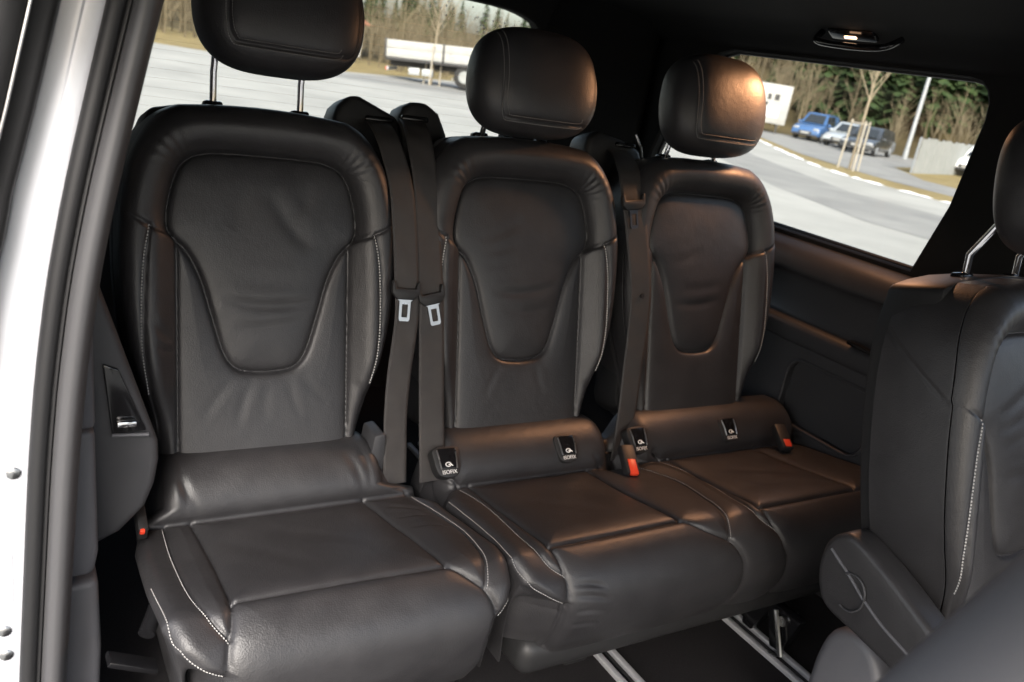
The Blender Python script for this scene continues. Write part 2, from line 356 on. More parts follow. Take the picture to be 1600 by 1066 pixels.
# staked young trees
def young_tree(p, h, label, seed, lean=0.0):
    r_ = random.Random(seed); t = thing('young_tree', p, label, 'tree', 'staked young trees beyond the lot'); p = Vector(p)
    b = Bag(); top = p + Vector((0, 0, h * .45)); b.stick(p, top, .055, .045, 8); mesh_obj('trunk', b.V, b.F, 'bark', t)
    b = Bag(); b.stick(top, top + Vector((.03, 0, h * .55)), .045, .008, 6)
    for k in range(22):
        f = k / 22; q = top + Vector((0, 0, h * .4 * f)); a = k * 2.4; L = h * (.34 - .18 * f) * r_.uniform(.8, 1.2); e = q + Vector((math.cos(a) * L * .5, math.sin(a) * L * .5, L * .85)); b.stick(q, e, .022 * (1.1 - f * .6), .006)
        for j in range(4): g = r_.uniform(.3, .9); q2 = q.lerp(e, g); a2 = a + r_.uniform(-1.3, 1.3); b.stick(q2, q2 + Vector((math.cos(a2) * L * .2, math.sin(a2) * L * .2, L * .4)), .010, .003)
    mesh_obj('crown', b.V, b.F, 'bark', t)
    for k in range(3):
        a = 2.0 + k * 2.094; q = p + Vector((math.cos(a) * .42, math.sin(a) * .42, -.02)); bm_obj('stake', bm_tube([q, q + Vector((-math.cos(a) * .06, -math.sin(a) * .06, 1.75))], .035, 8), 'stake', t)
        a2 = a + 2.094; q2 = p + Vector((math.cos(a2) * .37, math.sin(a2) * .37, 1.62)); q1 = p + Vector((math.cos(a) * .37, math.sin(a) * .37, 1.62)); bm_obj('cross_rail', bm_tube([q1, q2], .03, 6), 'stake', t)
young_tree((25.9, 18.6, GZ - .01), 5.2, 'bare young tree with three stakes beside the snow edge, seen through the side window', 2)
young_tree((16.9, 34.8, GZ + .0), 4.6, 'bare staked young tree in front of the white trailer', 6)
lp = thing('lamp_post', (45.5, 30.0, GZ), 'tall galvanised lamp post rising past the parked cars', 'lamp post')
bm_obj('pole', bm_tube([(45.5, 30, GZ - .02), (45.5, 30, GZ + 11)], [.13, .07], 12), 'galv', lp)
bm_obj('base_collar', bm_tube([(45.5, 30, GZ - .02), (45.5, 30, GZ + .5)], .15, 12), 'galv', lp)
bm_obj('lantern', bm_box((.9, .3, .14), (45.1, 30, GZ + 11), None, .05), 'galv', lp)
# parked cars
def car(p, heading, paint, label, cat, dims=(4.3, 1.78, 1.55), wagon=True):
    Lc, Wc, Hc = dims; h2 = Vector((heading[0], heading[1], 0)).normalized(); s2_ = Vector((-h2.y, h2.x, 0)); O = Vector(p)
    t = thing('parked_car', p, label, cat, 'cars parked across the road')
    fn = lambda a, b_, d_: O + h2 * a + Vector((0, 0, b_)) + s2_ * d_
    k = Hc / 1.55
    low = [(-Lc / 2, .32), (-Lc / 2 - .02, .62), (-Lc / 2 + .06, .92 * k), (-Lc * .2, .96 * k), (Lc * .22, .93 * k), (Lc * .40, .80 * k), (Lc / 2 - .06, .66 * k), (Lc / 2, .48), (Lc / 2 - .03, .28), (-Lc / 2 + .1, .26)]
    body = bm_obj('body', bm_prism(low, fn, -Wc / 2, Wc / 2, .09, 3), paint, t)
    cab = [(-Lc / 2 + .10, .90 * k), (-Lc / 2 + .32, Hc - .05) if wagon else (-Lc * .22, Hc - .05), (-Lc * .12, Hc), (Lc * .05, Hc - .03), (Lc * .24, .92 * k)]
    b = bm_prism(cab, fn, -Wc / 2 + .06, Wc / 2 - .06, 0)
    for v in b.verts:
        z = (v.co - O).z; f = (z - .9 * k) / (Hc - .9 * k); d_ = (v.co - O).dot(s2_); v.co -= s2_ * d_ * .16 * max(0, f)
    bmesh.ops.bevel(b, geom=list(b.edges), offset=.05, segments=2, affect='EDGES', clamp_overlap=True)
    roof = bm_obj('cabin', b, paint, t)
    def win(pts, sd):
        fw = lambda a, z, d_: O + h2 * a + Vector((0, 0, z)) + s2_ * (sd * ((Wc / 2 - .06) * (1 - .16 * max(0, (z - .9 * k) / (Hc - .9 * k))) + d_))
        bm_obj('side_window', bm_prism(pts, fw, -.02, .012, .0), 'carglass', roof)
    for sd in (-1, 1):
        z0, z1 = .95 * k, Hc - .10
        win([(Lc * .19, z0), (Lc * .085, z1), (-.02, z1), (.0, z0)], sd); win([(-.07, z0), (-.09, z1), (-Lc * .2, z1), (-Lc * .22, z0)], sd)
    a0, a1 = Lc * .225, Lc * .075
    bm_obj('windscreen', bm_prism([(-.62, 0), (.62, 0), (.52, 1), (-.52, 1)], lambda a, b_, d_: O + s2_ * a + h2 * (a0 + (a1 - a0) * b_ + d_) + Vector((0, 0, .97 * k + (Hc - .13 - .97 * k) * b_ + d_)), 0, .022, 0), 'carglass', roof)
    for sd in (-1, 1):
        bm_obj('headlight', bm_box((.22, .34, .13), O + h2 * (Lc / 2 - .13) + s2_ * sd * (Wc / 2 - .25) + Vector((0, 0, .64 * k)), Matrix.Rotation(math.atan2(h2.y, h2.x), 3, 'Z'), .04), 'galv', body)
        bm_obj('door_mirror', bm_box((.12, .2, .12), O + h2 * (Lc * .17) + s2_ * sd * (Wc / 2 + .06) + Vector((0, 0, .98 * k)), Matrix.Rotation(math.atan2(h2.y, h2.x), 3, 'Z'), .04), paint, body)
        for aa in (-Lc * .31, Lc * .31):
            c = O + h2 * aa + s2_ * sd * (Wc / 2 - .10) + Vector((0, 0, .31))
            w = bm_obj('wheel', bm_tube([c - s2_ * .1, c - s2_ * .09, c + s2_ * .09, c + s2_ * .1], [.27, .31, .31, .27], 20), 'tyre', t)
            bm_obj('rim', bm_tube([c + s2_ * sd * .085, c + s2_ * sd * .108], [.20, .19], 16), 'galv', w)
    bm_obj('number_plate', bm_box((.02, .5, .11), O + h2 * (Lc / 2 + .03) + Vector((0, 0, .46)), Matrix.Rotation(math.atan2(h2.y, h2.x), 3, 'Z'), 0), 'board', body)
    bm_obj('bumper', bm_box((.10, Wc - .2, .12), O + h2 * (Lc / 2 - .03) + Vector((0, 0, .33)), Matrix.Rotation(math.atan2(h2.y, h2.x), 3, 'Z'), .03), 'dark', body)
    bm_obj('grille', bm_box((.06, .8, .14), O + h2 * (Lc / 2 - .01) + Vector((0, 0, .48)), Matrix.Rotation(math.atan2(h2.y, h2.x), 3, 'Z'), .02), 'dark', body)
    return t
M['bluepaint'] = mat('blue_car_paint', (0.04, 0.105, 0.25), 0.25, coat=0.8); M['silverpaint'] = mat('silver_car_paint', (0.50, 0.54, 0.56), 0.3, metal=0.4, coat=0.8)
M['blackpaint'] = mat('dark_car_paint', (0.03, 0.033, 0.037), 0.25, coat=0.8); M['whitepaint'] = mat('white_car_paint', (0.78, 0.79, 0.80), 0.3, coat=0.8)
HD = (-.93, -.37)
car((43.6, 35.2, GZ), HD, 'bluepaint', 'blue compact van-shaped car, leftmost of the parked cars', 'car', (4.0, 1.72, 1.68))
car((43.0, 32.2, GZ), HD, 'silverpaint', 'silver car parked between the blue car and the dark one', 'car', (4.4, 1.78, 1.45))
car((40.8, 29.2, GZ), HD, 'blackpaint', 'dark estate car behind the staked young tree', 'car', (4.5, 1.8, 1.47))
car((41.0, 22.6, GZ), (-.95, -.2), 'whitepaint', 'white car cut off by the right edge of the side window', 'car', (4.3, 1.78, 1.5))
# sign board
sg_ = thing('notice_board', (42.4, 37.8, GZ), 'white roadside board with dark squares, half hidden by the right headrest', 'sign')
bd = bm_obj('panel', bm_box((2.9, .12, 2.35), (41.3, 37.7, GZ + 1.75), Matrix.Rotation(-.75, 3, 'Z'), .02), 'board', sg_)
rz = Matrix.Rotation(-.75, 3, 'Z')
for a, b_, w_, h_ in ((.62, .42, .30, .36), (.16, .40, .2, .34), (.0, -.02, .3, .2)):
    bm_obj('printed_square', bm_box((w_, .02, h_), Vector((41.3, 37.7, GZ + 1.75)) + rz @ Vector((a, -.068, b_)), rz, 0), 'dark', bd)
bm_obj('printed_square', bm_box((.75, .02, .7), Vector((41.3, 37.7, GZ + 1.75)) + rz @ Vector((.55, -.066, -.45)), rz, 0), mat('grey_print', (.55, .55, .6), .6), bd)
for a in (-1.0, 1.0): bm_obj('leg', bm_box((.1, .1, .62), Vector((41.3, 37.7, GZ + .29)) + rz @ Vector((a, 0, 0)), rz, 0), 'dark', sg_)
# sheet fence
fe = thing('sheet_fence', (36, 21.2, GZ), 'grey corrugated sheet fence on the dry grass right of the lamp post', 'fence')
fa, fb = Vector((32.6, 20.6, GZ)), Vector((42.5, 23.9, GZ)); nn = 9
for k in range(nn):
    a = fa.lerp(fb, k / nn); b_ = fa.lerp(fb, (k + .965) / nn); e = (b_ - a); n_ = Vector((-e.y, e.x, 0)).normalized(); V = []; F = []
    for j in range(13):
        q = a.lerp(b_, j / 12) + n_ * (.025 * (j % 2)); V += [tuple(q + Vector((0, 0, -.02))), tuple(q + Vector((0, 0, 1.42 + .05 * (k % 2))))]
    for j in range(12): F.append((2 * j, 2 * j + 2, 2 * j + 3, 2 * j + 1))
    o = mesh_obj('sheet', V, F, 'sheet', fe, False); md = o.modifiers.new('t', 'SOLIDIFY'); md.thickness = .01
    bm_obj('post', bm_box((.07, .07, 1.5), a + Vector((0, 0, .73)) + n_ * .08, None, 0), 'galv', fe)
# trailer
TO = Vector((18.9, 34.6, -.15)); tx = Vector((.83, -.555, .06)).normalized(); ty = Vector((.555, .83, 0)).normalized(); tz = tx.cross(ty).normalized()
if tz.z < 0: tz = -tz
tr = thing('flatbed_trailer', (18.9, 34.6, -.45), 'white drop-side trailer parked on the grass behind the road', 'trailer')
TR = Matrix((tx, ty, tz)).transposed()
bm_obj('chassis', bm_box((7.6, .9, .25), TO + tz * .02, TR, .02), 'dark', tr); bm_obj('load_deck', bm_box((7.8, 2.4, .12), TO + tz * .20, TR, .02), 'dark', tr)
for k in range(3):
    for j in range(2): bm_obj('drop_side', bm_box((2.52, .05, .36), TO + tx * (-2.6 + 2.6 * k) - ty * 1.2 + tz * (.46 + .375 * j), TR, .008), 'board', tr)
    bm_obj('side_post', bm_box((.09, .09, .80), TO + tx * (-3.9 + 2.6 * k) - ty * 1.21 + tz * .66, TR, .008), 'dark', tr)
    bm_obj('drop_side', bm_box((2.52, .05, .74), TO + tx * (-2.6 + 2.6 * k) + ty * 1.2 + tz * .64, TR, .008), 'board', tr)
bm_obj('tail_board', bm_box((.05, 2.36, .74), TO - tx * 3.9 + tz * .64, TR, .008), 'board', tr)
bm_obj('rear_lamp_bar', bm_box((.08, 2.2, .16), TO - tx * 3.8 - tz * .22, TR, .01), 'galv', tr)
for k in (-1, 1): bm_obj('rear_lamp', bm_box((.06, .36, .14), TO - tx * 3.86 + ty * k * .85 - tz * .22, TR, .01), 'red', tr)
for a in (-.3, 1.0):
    for sd in (-1, 1):
        c = TO + tx * a + ty * sd * 1.0 - tz * .27; w = bm_obj('wheel', bm_tube([c - ty * .14, c - ty * .11, c + ty * .11, c + ty * .14], [.42, .48, .48, .42], 28), 'tyre', tr)
        bm_obj('rim', bm_tube([c + ty * sd * .12, c + ty * sd * .15], [.28, .26], 20), 'sheet', w)
for a in (-2.6, -2.0): bm_obj('underrun_bar', bm_box((.5, .06, .3), TO + tx * a - ty * 1.0 - tz * .25, TR, .01), 'galv', tr)
for a in (2.9,): bm_obj('landing_leg', bm_box((.12, .12, .8), TO + tx * a - ty * .6 - tz * .3, TR, .01), 'dark', tr)
# house
ho = thing('house', (22.3, 60, GZ), 'pale house with a red tiled roof beyond the trailer', 'house')
bm_obj('wall', bm_box((5, 7, 2.2), (20.6, 61, .1), Matrix.Rotation(-.3, 3, 'Z'), 0), 'board', ho)
bm_obj('roof', bm_prism([(-3.1, 0), (0, 1.5), (3.1, 0)], lambda a, b_, d_: Vector((20.6, 61, 1.2)) + Matrix.Rotation(-.3, 3, 'Z') @ Vector((a, d_, b_)), -3.8, 3.8), 'roofred', ho)

# ------------------------------------------------------------------ van shell
fl = prop(bm_obj('floor', bm_box((2.05, 3.9, .05), (.53, -.65, -.475), None, 0), 'carpet'), kind='structure')
for xr in (.705, 1.10, .10):
    for q in (-.019, .019):
        bm_obj('floor_rail', bm_box((.014, 2.6, .014), (xr + q, -.55, -.443), None, .003), 'alu', fl)
    bm_obj('rail_channel', bm_box((.024, 2.6, .004), (xr, -.55, -.449), None, 0), 'gloss', fl)
van = thing('van_body', (.55, 0, -.45), 'dark trimmed van interior shell with white painted door frame', 'van')
def ring_panel(hole, outer, fn, d0, d1, name, m, parent, lip=0.0, lipm=None):
    """flat panel with a shaped opening and returns running back to the glass"""
    H = np.array(hole, float); c = H.mean(0); x0, x1, y0, y1 = outer; O_ = []
    for p in H:
        e = p - c; s_ = min([(x1 - c[0]) / e[0] if e[0] > 1e-9 else 1e9, (x0 - c[0]) / e[0] if e[0] < -1e-9 else 1e9, (y1 - c[1]) / e[1] if e[1] > 1e-9 else 1e9, (y0 - c[1]) / e[1] if e[1] < -1e-9 else 1e9]); O_.append(c + e * s_)
    O_ = np.array(O_); n = len(H)
    for cx, cy in ((x0, y0), (x0, y1), (x1, y0), (x1, y1)):
        k = np.argmin(np.hypot(O_[:, 0] - cx, O_[:, 1] - cy)); O_[k] = (cx, cy)
    r1 = c + (H - c) * (1 + .012); V = [fn(a, b_, d0) for a, b_ in O_] + [fn(a, b_, d0) for a, b_ in r1] + [fn(a, b_, d0 * .85 + d1 * .15) for a, b_ in H] + [fn(a, b_, d1) for a, b_ in H] + [fn(a, b_, d1) for a, b_ in O_]
    F = []
    for k in range(4):
        for i in range(n): j = (i + 1) % n; F.append((k * n + i, k * n + j, (k + 1) * n + j, (k + 1) * n + i))
    return mesh_obj(name, V, F, m, parent, False)
def rrect(x0, x1, y0, y1, r_, n=7):
    P = []
    for cx, cy, a0 in ((x1 - r_, y1 - r_, 0), (x0 + r_, y1 - r_, 90), (x0 + r_, y0 + r_, 180), (x1 - r_, y0 + r_, 270)):
        for k in range(n): a = math.radians(a0 + 90 * k / (n - 1)); P.append((cx + r_ * math.cos(a), cy + r_ * math.sin(a)))
    return P
def dense(P, step=.03):
    out = []
    for i in range(len(P)):
        a = np.array(P[i]); b_ = np.array(P[(i + 1) % len(P)]); k = max(1, int(np.hypot(*(b_ - a)) / step))
        out += [tuple(a + (b_ - a) * j / k) for j in range(k)]
    return out
# far side: window surround, glass, lower panels
sideP = dense([(-.206, .430), (-.250, .60), (-.266, .80), (-.262, .835), (-.250, .862), (-.230, .879), (-.20, .885), (.56, .885), (.61, .872), (.64, .84), (.80, .62), (.83, .54), (.835, .48), (.82, .445), (.79, .430)])
fS = lambda a, b_, d_: (d_, a, b_)
sw = ring_panel(sideP, (-.78, 1.16, .418, 1.05), fS, 1.478, 1.53, 'side_window_surround', 'fabric', van)
cP = np.array(sideP); cc = cP.mean(0)
def glass_pane(name, P, fn, d, parent, t=.004):
    Q = [tuple(np.array(P).mean(0) + (np.array(p) - np.array(P).mean(0)) * 1.01) for p in P]
    return mesh_obj(name, [fn(a, b_, d) for a, b_ in Q], [list(range(len(Q)))], 'glass', parent, False)
glass_pane('side_window_glass', sideP, fS, 1.524, sw)
bm_obj('window_rubber', bm_tube([Vector((1.515, a, b_)) for a, b_ in sideP] + [Vector((1.515, *sideP[0]))], .007, 8, False), 'rubber', sw)
def sweep_y(name, prof, y0, y1, m, parent, n=1):
    P = np.array(prof); V = []; F = []
    for k, y in enumerate(np.linspace(y0, y1, n + 1)):
        V += [(a, y, b_) for a, b_ in P]
    L_ = len(P)
    for k in range(n):
        for i in range(L_ - 1): a = k * L_ + i; F.append((a, a + 1, a + L_ + 1, a + L_))
    return mesh_obj(name, V, F, m, parent)
sweep_y('window_sill', spline([(1.52, .424), (1.505, .424), (1.490, .421), (1.468, .412), (1.446, .396), (1.434, .376), (1.430, .352), (1.432, .338), (1.445, .333)], 4), -1.4, 1.15, 'trim', van)
sweep_y('pocket_panel', spline([(1.444, .335), (1.456, .318), (1.460, .28), (1.458, .245), (1.452, .222), (1.44, .212)], 4), -1.4, 1.15, 'trim', van)
sweep_y('ledge_trim', spline([(1.46, .214), (1.44, .216), (1.424, .213), (1.416, .205), (1.414, .195), (1.416, .17), (1.422, .158), (1.432, .155)], 4), -1.4, 1.15, 'trim', van)
cub = dense(rrect(-.268, .012, -.058, .122, .045), .03)
lpn = ring_panel(cub, (-1.4, 1.15, -.47, .160), fS, 1.424, 1.450, 'side_panel', 'trim', van)
mesh_obj('storage_recess', [fS(a, b_, 1.449) for a, b_ in cub], [list(range(len(cub)))], 'trim', lpn, False)
bm_obj('recess_lip', bm_tube([Vector((1.423, a, b_)) for a, b_ in cub] + [Vector((1.423, *cub[0]))], .005, 8, False), 'trim', lpn)
bm_obj('door_grip', bm_box((.02, .10, .012), (1.414, -.20, .222), Matrix.Rotation(.05, 3, 'X'), .004), 'gloss', van)
mesh_obj('outer_skin', [(1.56, -2.2, -.5), (1.56, 1.2, -.5), (1.56, 1.2, .42), (1.56, -2.2, .42)], [(0, 1, 2, 3)], 'white', van, False)
# tailgate
rearP = dense([(-.20, .38), (-.20, .84), (-.18, .88), (-.14, .902), (.85, .902), (.964, .901), (1.02, .897), (1.058, .891), (1.09, .883), (1.117, .873), (1.130, .863), (1.137, .848), (1.139, .82), (1.115, .42), (1.10, .385), (1.07, .38)], .04)
fR = lambda a, b_, d_: (a, d_ - (b_ - .75) * .22, b_)
rw = ring_panel(rearP, (-.48, 1.56, .30, 1.06), fR, 1.13, 1.18, 'tailgate_surround', 'fabric', van)
glass_pane('rear_window_glass', rearP, fR, 1.174, rw)
bm_obj('tailgate_panel', bm_box((2.1, .06, .86), (.54, 1.25, -.09), None, .01), 'plastic', van)
mesh_obj('tailgate_shelf', [(-.5, 1.21, .32), (1.58, 1.21, .32), (1.58, 1.29, .335), (-.5, 1.29, .335)], [(0, 1, 2, 3)], 'plastic', van, False)
wb_ = None
for k in range(16):
    z = .46 + k * .0265; wb_ = bm_tube([fR(-.19, z, 1.171), fR(1.12, z, 1.171)], .00026, 4, False, wb_)
prop(bm_obj('heater_wires', wb_, 'wire', rw), kind='stuff')
db = None; rd = random.Random(9)
for k in range(46):
    if k < 30: x, z = rd.gauss(.98, .07), rd.gauss(.845, .025)
    elif k < 38: x, z = rd.gauss(.80, .03), rd.gauss(.855, .02)
    else: x, z = rd.gauss(.02, .05), rd.gauss(.80, .03)
    if z > .89 or x > 1.1: continue
    rr_ = rd.uniform(.0014, .0034); b_ = bmesh.new(); bmesh.ops.create_icosphere(b_, subdivisions=1, radius=rr_); bmesh.ops.scale(b_, vec=(1, .5, rd.uniform(1, 1.5)), verts=b_.verts); bmesh.ops.translate(b_, vec=fR(x, z, 1.1735), verts=b_.verts); db = merge(b_, db) if db else b_
prop(bm_obj('water_drops', db, 'drop', rw), kind='stuff')
bm_obj('rear_pillar_trim', bm_prism([(1.145, 1.128), (1.477, 1.128), (1.477, .90), (1.44, .89), (1.16, 1.10)], lambda a, b_, d_: Vector((a, b_, d_)), -.45, .985, .01), 'fabric', van)
# roof
rp = spline([(-.46, .80), (-.40, .86), (-.33, .92), (-.2, .972), (.1, 1.0), (.55, 1.01), (1.0, 1.0), (1.30, .972), (1.40, .945), (1.46, .905), (1.50, .885)], 5)
sweep_y('headliner', rp, -2.3, 1.16, 'fabric', van)
mesh_obj('roof_skin', [(-.52, -2.35, 1.06), (1.60, -2.35, 1.06), (1.60, 1.2, 1.06), (-.52, 1.2, 1.06)], [(0, 1, 2, 3)], 'white', van, False)
# near side behind the door opening
zs = [-.50, -.17, .20, .346, .476, .521, .62, .742, 1.0]; xe = [-.426, -.413, -.3966, -.3844, -.3672, -.3584, -.3392, -.314, -.262]      # inner edge of the white paint
zz = np.linspace(-.5, 1.0, 40); xx = np.interp(zz, zs, xe); kx = np.ones(5) / 5; xx = np.convolve(np.pad(xx, 2, mode='edge'), kx, 'valid')
def pillar_strip(name, prof, m, parent=van):
    """profile (offset in x, y) swept up the door frame line"""
    V = []; F = []; n = len(prof)
    for z, x in zip(zz, xx): V += [(x + a, b_, z) for a, b_ in prof]
    for i in range(len(zz) - 1):
        for k in range(n - 1): a = i * n + k; F.append((a, a + 1, a + n + 1, a + n))
    return mesh_obj(name, V, F, m, parent)
jamb = pillar_strip('painted_jamb', spline([(-.14, -.285), (-.10, -.288), (-.075, -.288), (-.056, -.289), (-.046, -.291), (-.022, -.294), (-.018, -.298), (.004, -.298), (.006, -.27)], 4), 'white')
pillar_strip('door_seal', spline([(.000, -.27), (.001, -.302), (.005, -.311), (.012, -.314), (.018, -.312), (.0215, -.307), (.0235, -.308), (.0265, -.305), (.027, -.27)], 4), 'rubber')
pillar_strip('pillar_trim', spline([(.026, -.27), (.0265, -.300), (.029, -.312), (.033, -.319), (.041, -.323), (.050, -.319), (.058, -.304), (.063, -.27), (.066, -.18), (.066, .1)], 5), 'pillar')
mesh_obj('near_side_wall', [(-.47, -.2, -.5), (-.47, 1.2, -.5), (-.41, 1.2, .3), (-.41, -.2, .3), (-.36, -.2, .9), (-.36, 1.2, .9)], [(0, 1, 2, 3), (3, 2, 5, 4)], 'white', van, False)
for p in ((-.4135, -.3000, .155), (-.4280, -.3000, -.085), (-.4265, -.3000, -.125)):
    bo = bm_obj('bolt', bm_tube([(p[0], p[1] + .004, p[2]), (p[0], p[1] - .002, p[2]), (p[0], p[1] - .004, p[2])], [.0085, .0085, .0055], 14), 'steel', jamb)
for z0, z1 in ((.045, .176), (-.05, .036), (-.17, -.058)):
    bm_obj('lock_plate', bm_prism(rrect(-.47, -.404 - .012 * (z0 < 0), z0, z1, .006), lambda a, b_, d_: Vector((a, d_, b_)), -.3005, -.294, .0015), 'white', jamb)
# side console inside the door frame
con = [(-.34, .46), (-.318, .40), (-.300, .355), (-.268, .262), (-.216, .108), (-.214, .075), (-.219, .035), (-.232, -.004), (-.268, -.045), (-.298, -.060), (-.37, -.074), (-.39, .1)]
co = bm_obj('side_console', bm_prism(con, lambda a, b_, d_: Vector((a, d_, b_)), -.160, .30, .012, 3), 'trim', van)
low = [(-.40, -.078), (-.345, -.076), (-.306, -.072), (-.300, -.2), (-.305, -.46), (-.41, -.46)]
bm_obj('lower_trim', bm_prism(low, lambda a, b_, d_: Vector((a, d_, b_)), -.235, .3, .012, 3), 'trim2', van)
up = [(-.356, .47), (-.328, .42), (-.318, .36), (-.3125, .176), (-.40, .174)]
bm_obj('upper_trim', bm_prism(up, lambda a, b_, d_: Vector((a, d_, b_)), -.236, .2, .008, 3), 'trim2', van)
mid = [(-.40, .170), (-.3125, .172), (-.306, -.03), (-.312, -.066), (-.40, -.07)]
bm_obj('middle_trim', bm_prism(mid, lambda a, b_, d_: Vector((a, d_, b_)), -.232, .2, .010, 3), 'trim2', van)
hp = [(-.297, .245), (-.276, .236), (-.235, .134), (-.283, .130)]
rec = bm_obj('latch_recess', bm_prism(hp, lambda a, b_, d_: Vector((a, d_, b_)), -.1665, -.158, .003), 'gloss', co)
bm_obj('latch_lever', bm_box((.028, .012, .010), (-.264, -.170, .150), None, .003), 'chrome', rec)
bm_obj('recess_edge', bm_tube([(-.283, -.166, .130), (-.232, -.166, .127)], .003, 8), 'trim2', rec)
bm_obj('floor_bracket', bm_box((.075, .03, .010), (-.268, -.31, -.175), Matrix.Rotation(.45, 3, 'Y'), .003), 'gloss', van)
bm_obj('anchor_bolt', bm_tube([(-.250, -.31, -.128), (-.225, -.26, -.11)], .012, 12), 'gloss', van)
# second, sliding door leaf outside the opening
dr = thing('sliding_door', (-.47, -.2, -.5), 'black inner edge of the opened sliding door at the far left', 'door')
V = []; F = []
pr = [(-.09, -.26), (-.088, -.335), (-.06, -.342), (-.035, -.340), (-.030, -.325), (-.012, -.322), (-.004, -.318), (0, -.30), (0, -.26)]
zd = np.linspace(.30, 1.0, 30); xd = np.interp(zd, [.20, .38, .426, .474, .518, .615, .734, 1.0], [-.452, -.432, -.424, -.4135, -.4065, -.3835, -.358, -.302])
for z, x in zip(zd, xd): V += [(x + a, b_, z) for a, b_ in pr]
for i in range(len(zd) - 1):
    for k in range(len(pr) - 1): a = i * len(pr) + k; F.append((a, a + 1, a + len(pr) + 1, a + len(pr)))
mesh_obj('door_edge', V, F, 'plastic', dr)
bm_obj('edge_strip', bm_tube([Vector((x - .030, -.336, z)) for z, x in zip(zd, xd) if z > .5], .0018, 8), 'steel', dr)
# reading lamp and grab handle under the roof edge
la = thing('ceiling_lamp', (1.40, .05, .95), 'small lit reading lamp behind a curved grab handle under the dark roof edge', 'lamp')
bm_obj('housing', bm_box((.04, .14, .018), (1.390, .075, .950), Matrix.Rotation(.6, 3, 'Y'), .008), 'gloss', la)
bm_obj('lens', bm_box((.008, .036, .004), (1.372, .065, .938), Matrix.Rotation(.6, 3, 'Y'), .002), 'lens', la)
bm_obj('handle', bm_tube(spline([(1.385, .165, .948), (1.352, .150, .925), (1.342, .10, .917), (1.342, .0, .915), (1.352, -.055, .922), (1.385, -.07, .944)], 6).tolist(), .008, 10), 'gloss', la)
ll = bpy.data.lights.new('reading_light', 'AREA'); ll.energy = 0.85; ll.color = (1.0, .47, .22); ll.shape = 'RECTANGLE'; ll.size = .08; ll.size_y = .05; ll.spread = math.radians(118)
lo = bpy.data.objects.new('reading_light', ll); COL.objects.link(lo); lo.parent = la; lo.location = Vector((1.385, .05, .905)) - la.location
lo.rotation_euler = Vector((.62, .12, .78)).to_track_quat('Z', 'Y').to_euler()

